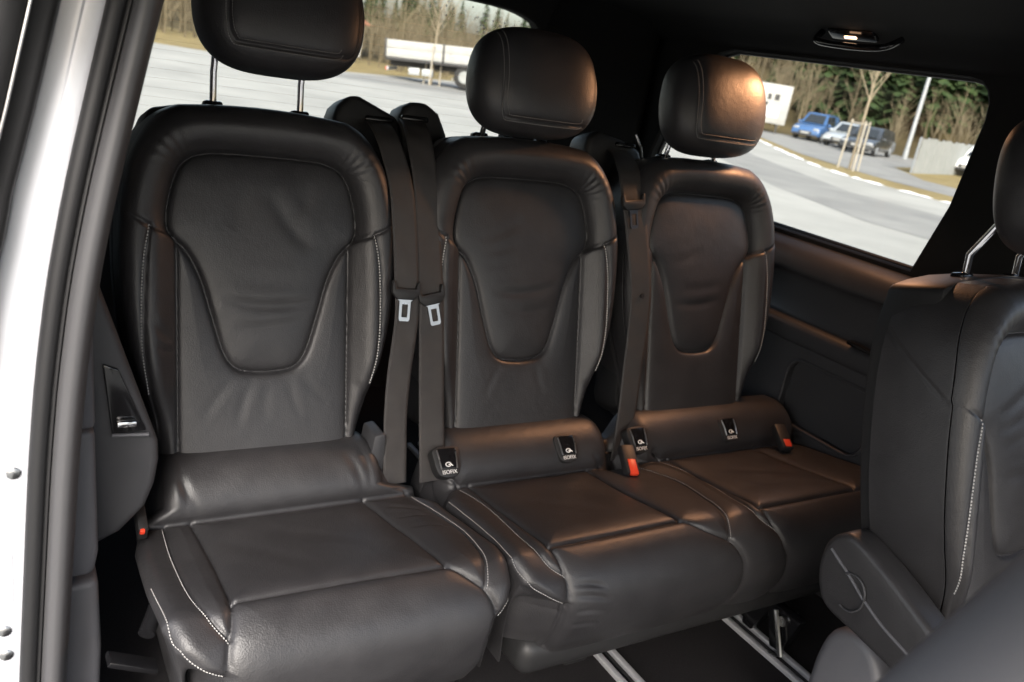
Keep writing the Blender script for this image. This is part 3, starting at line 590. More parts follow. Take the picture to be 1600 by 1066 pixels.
# ------------------------------------------------------------------ seats
RHO = math.radians(14.718)
EV = np.array([0, math.sin(RHO), math.cos(RHO)]); EW = np.array([0, -math.cos(RHO), math.sin(RHO)]); EX = np.array([1.0, 0, 0])
OUT = [(.160, -.030), (.178, -.012), (.188, .03), (.201, .09), (.224, .16), (.240, .24), (.247, .33), (.246, .42), (.238, .495), (.2265, .545), (.206, .583), (.180, .607), (.150, .6185)]
SHIELD_R = [(0, .533), (.06, .5325), (.10, .530), (.132, .520), (.153, .497), (.166, .455), (.172, .415), (.166, .386), (.138, .357), (.115, .310), (.0965, .245), (.079, .185), (.063, .156), (.040, .143), (0, .139)]
def sym(P): return [(-a, b) for a, b in P[::-1]]
class Back:
    """leather seat back: padded front with seams, rounded rim, flanks; u across, v up the back, w towards the sitter"""
    def __init__(s, origin, seed, D=.115, creases=(), flank=True):
        s.flank = flank; s.O = np.array(origin, float); s.D = D; s.creases = creases
        r = spline(SHIELD_R, 5); s.shield = np.concatenate([r[:-1], np.stack([-r[::-1, 0], r[::-1, 1]], 1)[:-1]])
        s.main = [np.array([(sg * .1565, -.03), (sg * .1565, .20), (sg * .157, .372)]) for sg in (-1, 1)]
        s.shseam = [spline([(sg * .166, .386), (sg * .195, .397), (sg * .222, .412), (sg * .26, .436)], 6) for sg in (-1, 1)]
        s.bol = [spline([(sg * .201, .404), (sg * .211, .34), (sg * .2145, .26), (sg * .212, .18), (sg * .200, .11), (sg * .186, .05), (sg * .180, -.03)], 5) for sg in (-1, 1)]
        o = spline(OUT, 5); s.out = o
        ring = np.concatenate([np.stack([-o[:, 0], o[:, 1]], 1), o[::-1]])
        s.nz = Noise2(seed, 24, 12, 70); s.nz2 = Noise2(seed + 50, 10, 5, 16)
        # outline after the arch of the top
        s.ring = np.stack([ring[:, 0], s.arch(ring[:, 0], ring[:, 1])], 1)
        top = np.linspace(-.15, .15, 30); s.ring = np.concatenate([s.ring[:len(o)], np.stack([top, s.arch(top, np.full(30, .6185))], 1), s.ring[len(o):]])
    def arch(s, u, e): return e - .42 * u * u * sstep(.38, .6, e)
    def pos(s, u, v, w): return s.O + np.multiply.outer(u, EX) + np.multiply.outer(v, EV) + np.multiply.outer(w, EW)
    def height(s, U, V):
        A = np.abs(U)
        ins = inside(U, V, s.shield); dsh = dist_poly(U, V, s.shield, True)
        dm = np.minimum(dist_poly(U, V, s.main[0]), dist_poly(U, V, s.main[1]))
        dss = np.minimum(dist_poly(U, V, s.shseam[0]), dist_poly(U, V, s.shseam[1]))
        db = np.minimum(dist_poly(U, V, s.bol[0]), dist_poly(U, V, s.bol[1]))
        vs = .386 + (A - .166) * .52                      # height of the shoulder seam at this u
        above = sstep(-.006, .006, V - vs)
        lower = (A < .1568)
        h_sh = .010 * (1 - np.exp(-dsh / .028)) + .004 * np.sin(np.clip((V - .14) / .39, 0, 1) * math.pi)
        h_low = .003 + .007 * (1 - np.exp(-np.minimum(dsh, dm) / .02))
        h_bol = .004 + .030 * sstep(.150, .205, A) * sstep(-.02, .16, V) + .006 * (1 - np.exp(-np.minimum(dm, db) / .012))
        h_shd = .034 * (1 - np.exp(-dsh / .014)) + .006 * np.exp(-((dsh - .045) / .03) ** 2)
        side = np.where(lower, h_low, h_bol)
        # at the notch the pieces run together
        h = np.where(ins, h_sh, side * (1 - above) + h_shd * above)
        h = h - .0095 * np.exp(-dsh / .0030)
        h = h - .0065 * np.exp(-dm / .0024) * sstep(.385, .36, V)
        h = h - .0060 * np.exp(-dss / .0022) * (A > .160) * sstep(.245, .225, A)
        h = h - .0040 * np.exp(-db / .0020)
        h = h + .0007 * s.nz(U, V) + .0011 * s.nz2(U, V)
        for c in s.creases: h = h + crease(U, V, *c)
        # gathers of the leather where the horseshoe turns
        for sg in (-1, 1):
            ang = np.arctan2(V - .49, sg * U - .12); rr = np.hypot(V - .49, sg * U - .12)
            h = h + np.where(ins, 0, .0010 * np.sin(ang * 26 + sg) * np.exp(-((ang - .75) / .45) ** 2) * np.exp(-((rr - .06) / .03) ** 2))
        return h
    def edge(s, U, V):
        t = dist_poly(U, V, s.ring, True); r = .032 + .012 * sstep(.45, .6, V)
        k = np.clip(1 - t / r, 0, 1); return r * (1 - np.sqrt(np.maximum(0, 1 - k * k)))
    def surf(s, u, v):
        return s.pos(u, v, s.height(u, v) - s.edge(u, v))
    def build(s, parent, name='backrest', extra=''):
        n = 176
        ed = .085 * (1 - np.cos(np.linspace(0, math.pi / 2, 16)))[:-1]
        S = np.concatenate([ed, np.linspace(.085, .915, n), 1 - ed[::-1]])
        e0 = -.03; e1 = .6185
        E = np.concatenate([e0 + .02 * (1 - np.cos(np.linspace(0, math.pi / 2, 8)))[:-1], np.linspace(e0 + .02, e1 - .05, 235), e1 - .05 * (1 - np.cos(np.linspace(math.pi / 2, 0, 22)))[1:]])
        hw = np.interp(E, s.out[:, 1], s.out[:, 0])
        U = (2 * S - 1)[None, :] * hw[:, None]; V = s.arch(U, np.repeat(E[:, None], len(S), 1))
        Wd = s.height(U, V) - s.edge(U, V)
        P = s.pos(U, V, Wd).reshape(-1, 3); nr, nc = U.shape; idx = np.arange(nr * nc).reshape(nr, nc)
        Q = np.stack([idx[:-1, :-1], idx[:-1, 1:], idx[1:, 1:], idx[1:, :-1]], -1).reshape(-1, 4)
        uc = (U[:-1, :-1] + U[1:, 1:]) / 2; vc = (V[:-1, :-1] + V[1:, 1:]) / 2; A = np.abs(uc)
        bu = np.interp(vc, s.bol[1][::-1, 1], s.bol[1][::-1, 0])
        reg = np.where(inside(uc, vc, s.shield), 1, np.where(vc > .386 + (A - .166) * .52, 4, np.where(A < .1565, 0, np.where(A < bu, np.where(uc < 0, 2, 3), np.where(uc < 0, 5, 6)))))
        reg = np.where((vc > .36) & (vc < .5) & (A < .166) & (reg == 0) & (vc > .386), 4, reg)
        reg = reg.ravel()
        # flanks and rim running back
        loop = np.concatenate([idx[:, 0], idx[-1, 1:], idx[::-1, -1][1:], idx[0, ::-1][1:-1]]); m = len(loop)
        lu = U.ravel()[loop]; lv = V.ravel()[loop]; lw = Wd.ravel()[loop]
        K = 30; f = np.linspace(0, 1, K + 1)[1:]
        tu = np.roll(lu, -1) - np.roll(lu, 1); tv = np.roll(lv, -1) - np.roll(lv, 1); L = np.hypot(tu, tv) + 1e-9
        nu, nv = -tv / L, tu / L                                        # outward
        w = lw[None, :] * (1 - f[:, None]) + (-s.D) * f[:, None]
        vrow = np.repeat(lv[None, :], K, 0)
        dseam = np.abs((vrow - .425) - (-w) * .83) / 1.3
        groove = .0022 * np.exp(-(dseam / .003) ** 2) * sstep(.0, .2, f)[:, None] + .0035 * np.exp(-((w + .045) / .0035) ** 2) * (vrow < .42) * s.flank
        off = .004 * np.sin(f * math.pi)[:, None] - groove
        uu = lu[None] + nu[None] * off; vv = lv[None] + nv[None] * off
        P2 = s.pos(uu, vv, w).reshape(-1, 3); base = len(P)
        ring = np.concatenate([loop[None], base + np.arange(K * m).reshape(K, m)])
        Q2 = np.stack([ring[:-1], ring[1:], np.roll(ring[1:], -1, 1), np.roll(ring[:-1], -1, 1)], -1)
        vf = (vrow + np.roll(vrow, -1, 1)) / 2; uf = (uu + np.roll(uu, -1, 1)) / 2
        r2 = np.where(vf > .425 - w * .83, 4, np.where(uf < 0, 5, 6))
        P = np.concatenate([P, P2]); Q = np.concatenate([Q, Q2.reshape(-1, 4)]); reg = np.concatenate([reg, r2.ravel()])
        ob = bpy.data.objects.new(name, None)
        res = split_objs(P, Q, reg, {0: name}, parent)
        back = res[0]
        split_objs(P, Q, reg, {1: 'centre_panel', 2: 'side_bolster', 3: 'side_bolster', 4: 'shoulder_panel', 5: 'side_panel', 6: 'side_panel'}, back)
        # thread along the bolster seams and flank seams
        lines = []
        for sg in (-1, 1):
            q = .0035 if sg < 0 else -.0045
            lines.append([(sg * (.201 + q), .402), (sg * (.211 + q), .34), (sg * (.2145 + q), .26), (sg * (.212 + q), .18), (sg * (.200 + q), .11)])
        V1, F1 = _sew0(s.surf, lines, .0056, .0011, .0016)
        def side(sg):
            def fn(v, w):
                e = np.interp(v, s.out[:, 1], s.out[:, 0]); return s.pos(sg * (e + .0015), v, w)
            return fn
        for sg in ((-1, 1) if s.flank else ()):
            a, b = sew(side(sg), [[(.17, -.050), (.28, -.051), (.40, -.050)]])
            o = len(V1); V1 = V1 + a; F1 = F1 + [tuple(i + o for i in f_) for f_ in b]
        prop(mesh_obj('stitching', V1, F1, 'thread', back, False), kind='stuff')
        bpy.data.objects.remove(ob)
        # plastic shell behind the leather, a little taller at the top
        pts = [(-.17, -.02), (-.205, .10), (-.236, .3), (-.232, .5), (-.2, .598), (-.15, .624), (.15, .624), (.2, .598), (.232, .5), (.236, .3), (.205, .10), (.17, -.02)]
        pts = spline(pts, 4, True)
        b = bm_prism([tuple(p) for p in pts], lambda a, c, d_: Vector(s.pos(a, s.arch(a, c), d_)), -s.D - .028, -.052, .008)
        bm_obj('back_shell', b, 'plastic', parent)
        return back

def headrest(s, parent, dv=0.0, w0=.02, post_w=-.065, tall=.112, u0=0.0):
    """head restraint on two posts above a seat back"""
    vc = .735 + dv; a, b, c = .150, .074, tall
    nt, npz = 180, 110
    th = np.linspace(-math.pi, math.pi, nt, endpoint=False); ph = np.linspace(-math.pi / 2, math.pi / 2, npz)
    T, Ph = np.meshgrid(th, ph)
    sp = lambda x, e: np.sign(x) * np.abs(x) ** e
    cp = sp(np.cos(Ph), .56)
    U = a * cp * sp(np.cos(T), .60); Wd = b * cp * sp(np.sin(T), .80); V = c * sp(np.sin(Ph), .66)
    U = U * (1 - .10 * (V / c) * (V > 0) - .05 * (V < 0) * (V / c) ** 2)
    front = Wd > 0
    seam = spline([(-.103, .125), (-.104, .03), (-.104, -.045), (-.096, -.074), (-.070, -.083), (.08, -.083), (.118, -.076), (.130, -.045), (.131, .03), (.130, .125)], 8)
    ds = dist_poly(U, V, seam); g = np.where(front, .0055 * np.exp(-ds / .0030), 0)
    k = 1 - g / .06
    Wd = Wd * k - np.where(front, .06 * (V / c) ** 2 * .12, 0)
    O = s.O + vc * EV + w0 * EW + u0 * EX
    P = O + U.ravel()[:, None] * EX + V.ravel()[:, None] * EV + Wd.ravel()[:, None] * EW
    idx = np.arange(npz * nt).reshape(npz, nt)
    Q = np.stack([idx[:-1], np.roll(idx, -1, 1)[:-1], np.roll(idx, -1, 1)[1:], idx[1:]], -1).reshape(-1, 4)[:, ::-1]
    uc = ((U + np.roll(U, -1, 1))[:-1] / 2).ravel(); vcn = ((V[:-1] + V[1:]) / 2).ravel(); fr = (Wd[:-1] > .002).ravel()
    reg = np.where(fr & (uc > -.103) & (uc < .130) & (vcn > -.083), 1, 0)
    h = split_objs(P, Q, reg, {0: 'headrest'}, parent)[0]
    split_objs(P, Q, reg, {1: 'front_panel'}, h)
    # thread either side of the seam, found on the surface by interpolation
    def surf(u, v):
        v_ = np.clip(v, -c * .999, c * .999); sv = np.sign(v_) * np.abs(v_ / c) ** (1 / .66); cphi = np.sqrt(np.maximum(0, 1 - sv * sv)) ** .56
        aa = a * (1 - .10 * (v_ / c) * (v_ > 0) - .05 * (v_ < 0) * (v_ / c) ** 2)
        x = np.clip(np.abs(u) / (aa * np.maximum(cphi, 1e-3)), 0, 1) ** (1 / .60); sn = np.sqrt(np.maximum(0, 1 - x * x)) ** .80
        w = b * cphi * sn - .06 * (v_ / c) ** 2 * .12
        return O + np.multiply.outer(u, EX) + np.multiply.outer(v, EV) + np.multiply.outer(w, EW)
    V1, F1 = sew(surf, [[(-.099, .09), (-.0995, .0), (-.099, -.045), (-.091, -.071), (-.07, -.0785), (.07, -.0785), (.09, -.070)],
                        [(-.1085, .085), (-.109, .0), (-.1085, -.045), (-.100, -.079), (-.072, -.0885), (.07, -.0885), (.095, -.079)]])
    prop(mesh_obj('stitching', V1, F1, M['thread_dark'], h, False), kind='stuff')
    for sg in (-1, 1):
        p0 = s.O + sg * .080 * EX + .57 * EV + post_w * EW; p1 = s.O + sg * .080 * EX + (vc - .02) * EV + (w0 - .028) * EW
        pm = s.O + sg * .080 * EX + (vc - tall + .004) * EV + (post_w + .012) * EW
        po = bm_obj('headrest_post', bm_tube([p0, pm, p1], .0062, 12), 'chrome', parent)
        g = s.O + sg * .080 * EX + .623 * EV + (post_w + .001) * EW
        bm_obj('post_guide', bm_box((.034, .026, .014), g, Matrix.Rotation(-RHO, 3, 'X'), .005), 'gloss', po)
    return h
M['thread_dark'] = mat('dark_grey_thread', (0.30, 0.29, 0.28), 0.7)

class Cushion:
    """seat cushion swept along a side profile: roll at the back, flat seat, nose; u = world x, t = length along the profile from the rear crease"""
    PRE = [(.03, -.006), (-.005, -.003), (-.032, -.010), (-.056, -.027), (-.074, -.050), (-.084, -.072), (-.087, -.091)]
    POST = [(-.14, -.083), (-.2, -.075), (-.3, -.056), (-.385, -.040), (-.420, -.049), (-.450, -.076), (-.467, -.115), (-.466, -.16), (-.450, -.207), (-.425, -.250)]
    def __init__(s, left, right, seams, polys, seed, dy=0, dz=0, gaps=(), creases=()):
        pre = spline(s.PRE, 8); post = spline([s.PRE[-1]] + s.POST, 10)
        P = np.concatenate([pre[:-1], post]); ss = np.concatenate([[0], np.cumsum(np.hypot(*np.diff(P, axis=0).T))])
        s.t = ss - ss[len(pre) - 1]; s.P = P + np.array([dy, dz])
        tg = np.gradient(s.P, axis=0); tg[len(pre) - 1] = (tg[len(pre) - 2] + tg[len(pre)]) / 2; tg /= np.hypot(tg[:, 0], tg[:, 1])[:, None]
        s.N = np.stack([tg[:, 1], -tg[:, 0]], 1)
        s.left = np.array(left); s.right = np.array(right); s.seams = [(spline(l, 6) if sm else np.array(l, float), g, sg) for l, g, sg, sm in seams]
        s.polys = polys; s.nz = Noise2(seed, 24, 12, 70); s.nz2 = Noise2(seed + 9, 10, 5, 16); s.gaps = gaps; s.creases = creases; s.dz = dz; s.dy = dy
    def pos(s, u, t, w):
        y = np.interp(t, s.t, s.P[:, 0]); z = np.interp(t, s.t, s.P[:, 1]); ny = np.interp(t, s.t, s.N[:, 0]); nz = np.interp(t, s.t, s.N[:, 1])
        return np.stack([u, y + ny * w, z + nz * w], -1)
    def height(s, U, T):
        dmin = np.full(U.shape, 9.0); h = np.zeros(U.shape)
        for P, g, sg in s.seams:
            dd = dist_poly(U, T, P); dmin = np.minimum(dmin, dd); h -= 1.5 * g * np.exp(-dd / (sg * .8))
        dc = np.abs(T); dmin = np.minimum(dmin, dc)
        h += .010 * (1 - np.exp(-dmin / .022)) - .004
        h += .0008 * s.nz(U, T) + .0012 * s.nz2(U, T)
        for x, wd, dp in s.gaps: h -= dp * np.exp(-((U - x) / wd) ** 2) * sstep(.03, -.02, T)
        for c in s.creases: h = h + crease(U, T, *c)
        return h
    def lim(s, T): return np.interp(T, s.left[:, 1], s.left[:, 0]), np.interp(T, s.right[:, 1], s.right[:, 0])
    def edge(s, U, T):
        l, r = s.lim(T); t = np.minimum(U - l, r - U); R = .026
        k = np.clip(1 - t / R, 0, 1); return R * (1 - np.sqrt(np.maximum(0, 1 - k * k))) * .85
    def surf(s, u, t): return s.pos(u, t, s.height(u, t) - s.edge(u, t))
    def build(s, parent, x_out, name='cushion', step=.0030):
        width = s.right[:, 0].max() - s.left[:, 0].min(); n = int(width / step); e = .028 / width
        ed = e * (1 - np.cos(np.linspace(0, math.pi / 2, 10)))[:-1]
        S = np.concatenate([ed, np.linspace(e, 1 - e, n), 1 - ed[::-1]])
        T = np.arange(s.t[0], s.t[-1] + 1e-6, .0030)
        l, r = s.lim(T); U = l[:, None] + (r - l)[:, None] * S[None]; TT = np.repeat(T[:, None], len(S), 1)
        P = s.pos(U, TT, s.height(U, TT) - s.edge(U, TT)); nr, nc = U.shape; idx = np.arange(nr * nc).reshape(nr, nc)
        Q = np.stack([idx[:-1, :-1], idx[1:, :-1], idx[1:, 1:], idx[:-1, 1:]], -1).reshape(-1, 4)
        uc = (U[:-1, :-1] + U[1:, 1:]) / 2; tc = (TT[:-1, :-1] + TT[1:, 1:]) / 2
        reg = np.zeros(uc.shape, int)
        for i, (nm, poly) in enumerate(s.polys): reg = np.where((reg == 0) & inside(uc, tc, np.array(poly)), i + 1, reg)
        reg = reg.ravel()
        # side flanks
        K = 22; f = np.linspace(0, 1, K + 1)[1:]; V = P.reshape(-1, 3)
        allV = [V]; allQ = [Q]; allR = [reg]; base = len(V)
        for sgn, col, xo in ((-1, 0, x_out[0]), (1, nc - 1, x_out[1])):
            E = P[:, col]; b = sstep(.33, .44, T)
            tgt = np.stack([np.full(nr, xo), E[:, 1] * (1 - b) + (-.31 + s.dy) * b, (-.262 + s.dz) * (1 - b) + E[:, 2] * b], -1)
            A = f[:, None, None]
            G = E[None] * (1 - A) + tgt[None] * A
            bulge = np.sin(A * math.pi) * .012 + (1 - (1 - A) ** 2 - A) * (tgt[None] - E[None])[:, :, :1] * 1.2 * np.array([1, 0, 0])
            G[:, :, 0] += sgn * .006 * np.sin(f * math.pi)[:, None] + ((1 - (1 - f) ** 2 - f)[:, None]) * (tgt[:, 0] - E[:, 0])[None] * 1.3
            ring = np.concatenate([idx[:, col][None], base + np.arange(K * nr).reshape(K, nr)])
            q = np.stack([ring[:-1, :-1], ring[1:, :-1], ring[1:, 1:], ring[:-1, 1:]], -1).reshape(-1, 4)
            if sgn > 0: q = q[:, ::-1]
            allV.append(G.reshape(-1, 3)); allQ.append(q if sgn < 0 else q); allR.append(np.full(len(q), 90 if sgn < 0 else 91)); base += K * nr
        V = np.concatenate(allV); Q = np.concatenate(allQ); reg = np.concatenate(allR)
        mi = [i for i, (nm, poly) in enumerate(s.polys) if nm == name][0] + 1
        main = split_objs(V, Q, reg, {mi: name}, parent)[mi]
        for i, (nm, poly) in enumerate(s.polys):
            if i + 1 != mi: split_objs(V, Q, reg, {i + 1: nm}, main)
        split_objs(V, Q, reg, {90: 'flank_panel', 91: 'flank_panel'}, main)
        return main
    def sew(s, main, lines, edge=()):
        def fl(u, t): return s.surf(u, t)
        V1, F1 = [], []
        a, b = _sew0(lambda t, u: s.surf(u, t), [[(q[1], q[0]) for q in L] for L in lines])
        # the sweep's (u, t) frame is left-handed: turn the thread over onto the visible side
        prop(mesh_obj('stitching', a, b, 'thread', main, False), kind='stuff')
_sew0 = sew
def sew(surf, lines, pitch=0.0046, wid=0.0007, hei=0.0007):
    e = .0015; P = np.array(lines[0][0], float)
    u = np.array([P[0]]); v = np.array([P[1]])
    n = np.cross(surf(u + e, v) - surf(u - e, v), surf(u, v + e) - surf(u, v - e))[0]
    p = surf(u, v)[0]
    if n @ (np.array(CAM_POS) - p) < 0:
        return _sew0(lambda a, b: surf(b, a), [[(q[1], q[0]) for q in L] for L in lines], pitch, wid, hei)
    return _sew0(surf, lines, pitch, wid, hei)

CR1 = [((-.080, .272), (.090, .270), .0026, .010, .35), ((-.06, .225), (.075, .238), .0014, .009, .35), ((-.06, .31), (.06, .315), .0010, .012, .3),
       ((.00, .47), (.085, .365), .0026, .016, .25), ((-.03, .48), (-.065, .40), .0014, .016, .25), ((.085, .49), (.055, .41), .0014, .014, .25),
       ((-.06, .132), (-.115, .060), .0010, .009, .3), ((-.025, .130), (-.055, .04), .0012, .009, .3), ((.005, .125), (-.004, .04), .0008, .010, .3), ((.04, .130), (.065, .05), .0011, .009, .3), ((.065, .135), (.120, .075), .0009, .009, .3),
       ((-.205, .25), (-.165, .20), .0022, .008, .4), ((-.20, .205), (-.165, .18), .0014, .007, .4), ((.17, .115), (.2, .075), .0022, .008, .4)]
CR2 = [((-.08, .29), (.09, .305), .0022, .009, .35), ((-.05, .25), (.07, .255), .0012, .010, .35), ((-.11, .395), (-.01, .45), .0018, .012, .3), ((-.11, .37), (-.01, .40), .0014, .011, .3), ((-.1, .345), (-.02, .36), .0010, .010, .3),
       ((-.05, .132), (-.09, .07), .0008, .008, .3), ((.04, .13), (.06, .06), .0007, .008, .3), ((.17, .09), (.2, .05), .0020, .008, .4)]
CR3 = [((-.085, .262), (.07, .275), .0022, .010, .35), ((-.06, .30), (.07, .315), .0012, .011, .3), ((-.1, .36), (.0, .40), .0012, .012, .3)]
X2, X3 = .5554, 1.0802
# --- single seat on the left
def finish_base(parent, x0, x1, y0, y1, z0, z1, name='seat_base'):
    b = bm_box((x1 - x0, y1 - y0, z1 - z0), ((x0 + x1) / 2, (y0 + y1) / 2, (z0 + z1) / 2), None, .028, 4)
    return bm_obj(name, b, 'plastic', parent)
s1 = thing('single_rear_seat', (0.02, -.2, -.45), 'single black leather rear seat beside the white door frame, headrest raised highest', 'seat')
B1 = Back((0, 0, 0), 3, creases=CR1); B1.build(s1); headrest(B1, s1, dv=.058, tall=.118, u0=.020)
L1 = [(-.185, -.14), (-.19, -.03), (-.232, .0), (-.244, .06), (-.248, .2), (-.246, .32), (-.232, .365), (-.208, .395), (-.176, .415), (-.172, .45), (-.172, .60)]
R1 = [(.205, -.14), (.215, -.03), (.285, -.005), (.312, .05), (.316, .15), (.314, .27), (.305, .33), (.299, .367), (.289, .395), (.270, .42), (.262, .45), (.258, .60)]
INL1 = [(-.146, 0), (-.143, .14), (-.150, .300)]; INR1 = [(.172, 0), (.187, .15), (.192, .310)]
ST1 = [(-.190, .0), (-.196, .118), (-.196, .265), (-.184, .325), (-.163, .362)]; STR1 = [(.243, -.012), (.264, .003), (.281, .099), (.284, .191), (.270, .281), (.256, .334), (.245, .367)]
FR1 = [(-.150, .300), (.02, .302), (.192, .310)]
NL1 = [(-.150, .300), (-.158, .345), (-.163, .362), (-.168, .40), (-.170, .46)]; NR1 = [(.192, .310), (.225, .345), (.247, .370), (.262, .41), (.260, .46)]
seams1 = [(INL1, .0045, .0034, True), (INR1, .0045, .0034, True), (FR1, .0050, .0036, True), (ST1, .0028, .0026, True), (STR1, .0028, .0026, True), (NL1, .0040, .0032, True), (NR1, .0040, .0032, True)]
def poly(a, b): return list(a) + list(b)[::-1]
polys1 = [('insert_panel', poly(INL1, INR1)), ('inner_bolster', poly([(-.19, 0)] + ST1, INL1 + [(-.163, .362)])), ('inner_bolster', poly(INR1 + [(.247, .370)], [(.243, 0)] + STR1[1:])),
          ('cushion', [(-.150, .300), (.02, .302), (.192, .310), (.225, .345), (.247, .37), (.262, .41), (.3, .7), (-.3, .7), (-.170, .46), (-.168, .40), (-.163, .362), (-.158, .345)]),
          ('back_roll', [(-.4, -.3), (.5, -.3), (.5, 0), (-.4, 0)]), ('outer_bolster', [(-.5, -.1), (0.02, -.1), (0.02, .9), (-.5, .9)]), ('outer_bolster', [(0.02, -.1), (.6, -.1), (.6, .9), (0.02, .9)])]
CC1 = [((-.13, .08), (.0, .26), .0012, .02, .3), ((.0, .1), (.12, .20), .0012, .018, .3), ((.20, .05), (.27, .09), .0022, .006, .5), ((.20, .10), (.27, .115), .0018, .005, .5), ((.205, .15), (.275, .17), .0016, .005, .5),
       ((-.18, -.10), (-.13, -.005), .002, .008, .3), ((-.165, -.12), (-.155, -.01), .0016, .007, .3), ((.14, -.10), (.175, -.005), .002, .008, .3), ((.17, -.12), (.185, -.01), .0016, .007, .3), ((-.10, .36), (.15, .372), .0014, .018, .3)]
C1 = Cushion(L1, R1, seams1, polys1, 11, creases=CC1); c1 = C1.build(s1, (-.205, .285))
C1.sew(c1, [[(-.1950, .006), (-.2005, .118), (-.2005, .265), (-.188, .327), (-.166, .366)], [(.270, .008), (.2855, .099), (.2885, .191), (.2745, .281), (.2605, .334), (.2495, .366)],
            [(-.2425, .21), (-.238, .33), (-.226, .365), (-.203, .392), (-.174, .410)], [(.293, .385), (.284, .400), (.266, .418)]])
finish_base(s1, -.19, .285, -.36, -.02, -.36, -.235)
bm_obj('seat_leg', bm_box((.30, .26, .14), (.05, -.2, -.385), None, .02), 'plastic', s1)
bm_obj('pull_strap', bm_box((.07, .008, .14), (-.185, -.33, -.27), Matrix.Rotation(.2, 3, 'Y'), .003), 'redcloth', s1)
bk = bm_obj('belt_buckle', bm_box((.016, .05, .03), (-.232, -.12, -.055), Matrix.Rotation(.4, 3, 'X'), .004), 'plastic', s1)
bm_obj('release_button', bm_box((.008, .008, .010), (-.2335, -.146, -.056), Matrix.Rotation(.4, 3, 'X'), .002), 'red', bk)
bm_obj('hinge_cover', bm_prism([(-.012, -.085), (.016, -.085), (.019, -.03), (.016, .022), (.010, .026), (-.008, .022), (-.013, -.03)], lambda a, b_, d_: Vector((.207 + a, d_, b_)), -.045, .02, .004), 'trim', s1)
# --- double bench on the right
s2 = thing('double_rear_bench', (.84, -.2, -.45), 'black leather two-place rear bench with four anchor covers and warm lamp glow', 'seat')
B2 = Back((X2, 0, 0), 5, creases=CR2); B2.build(s2); headrest(B2, s2, dv=-.007, tall=.109)
B3 = Back((X3, 0, 0), 8, creases=CR3); B3.build(s2); headrest(B3, s2, dv=.008, tall=.118)
L2 = [(.340, -.14), (.342, .0), (.335, .03), (.322, .055), (.323, .12), (.317, .23), (.308, .32), (.321, .371), (.355, .40), (.397, .424), (.402, .45), (.402, .60)]
R2 = [(1.40, -.14), (1.41, .0), (1.42, .1), (1.42, .3), (1.40, .36), (1.36, .40), (1.34, .45), (1.34, .6)]
S2L = [(.362, -.02), (.380, .005), (.391, .10), (.379, .205), (.368, .292), (.377, .344), (.405, .371)]
I2L = [(.405, 0), (.402, .15), (.397, .308)]; I2R = [(.708, 0), (.709, .15), (.711, .306)]
S2R = [(.800, -.02), (.845, .026), (.878, .114), (.853, .239), (.826, .313), (.814, .347), (.807, .371)]
N2R = [(.807, .371), (.822, .388), (.836, .41), (.845, .435), (.858, .494), (.860, .56)]
S3L = [(.905, -.02), (.931, .012), (.947, .12), (.915, .262), (.909, .33), (.942, .369), (.961, .41), (.974, .438), (.994, .506), (1.0, .56)]
I3L = [(.952, 0), (.945, .15), (.929, .311)]; I3R = [(1.25, 0), (1.25, .15), (1.25, .312)]
F2 = [(.397, .308), (.711, .306)]; F3 = [(.929, .311), (1.25, .312), (1.40, .318)]
N2L = [(.397, .308), (.402, .345), (.405, .371), (.409, .39), (.407, .425), (.408, .475), (.410, .56)]
D2R = [(.711, .306), (.76, .345), (.807, .371)]; D3L = [(.929, .311), (.935, .345), (.942, .369)]
seams2 = [(x, g, sg, True) for x, g, sg in ((S2L, .0028, .0026), (I2L, .0045, .0034), (I2R, .0045, .0034), (S2R, .0030, .0028), (N2R, .0052, .0034), (S3L, .0050, .0034), (I3L, .0042, .0034), (I3R, .0042, .0034), (F2, .0050, .0036), (F3, .0050, .0036), (N2L, .0042, .0032), (D2R, .0042, .0034), (D3L, .004, .0034))]
polys2 = [('insert_panel', poly(I2L, I2R)), ('insert_panel', poly(I3L, I3R)), ('inner_bolster', poly(S2L, I2L + [(.405, .371)])), ('inner_bolster', poly(I2R + [(.76, .345), (.807, .371)], S2R)),
          ('cushion', [(.397, .308), (.711, .306), (.76, .345)] + N2R + [(.86, .7), (.41, .7)] + N2L[::-1]), ('nose_panel', [(.929, .311), (1.25, .312), (1.45, .318), (1.45, .7), (1.0, .7)] + S3L[5:][::-1] + [(.935, .345)]),
          ('back_roll', [(.2, -.3), (.82, -.3), (.82, 0), (.2, 0)]), ('back_roll', [(.82, -.3), (1.5, -.3), (1.5, 0), (.82, 0)]), ('outer_bolster', [(.2, -.1), (.6, -.1), (.6, .9), (.2, .9)]), ('outer_bolster', [(.6, -.1), (1.09, -.1), (1.09, .9), (.6, .9)]), ('outer_bolster', [(1.09, -.1), (1.6, -.1), (1.6, .9), (1.09, .9)])]
CC2 = [((.45, .1), (.6, .24), .0012, .02, .3), ((.42, .41), (.50, .43), .0022, .005, .5), ((.42, .44), (.49, .45), .002, .004, .5), ((.42, .47), (.48, .475), .0016, .004, .5), ((.415, .39), (.49, .405), .0022, .005, .5), ((.36, .33), (.39, .30), .001, .005, .4),
       ((.72, -.04), (.76, .03), .003, .006, .5), ((1.0, .1), (1.2, .2), .0012, .018, .3), ((.55, .38), (.75, .40), .0012, .02, .3)]
C2 = Cushion(L2, R2, seams2, polys2, 21, gaps=((.815, .040, .07), (.335, .02, .05)), creases=CC2); c2 = C2.build(s2, (.325, 1.42))
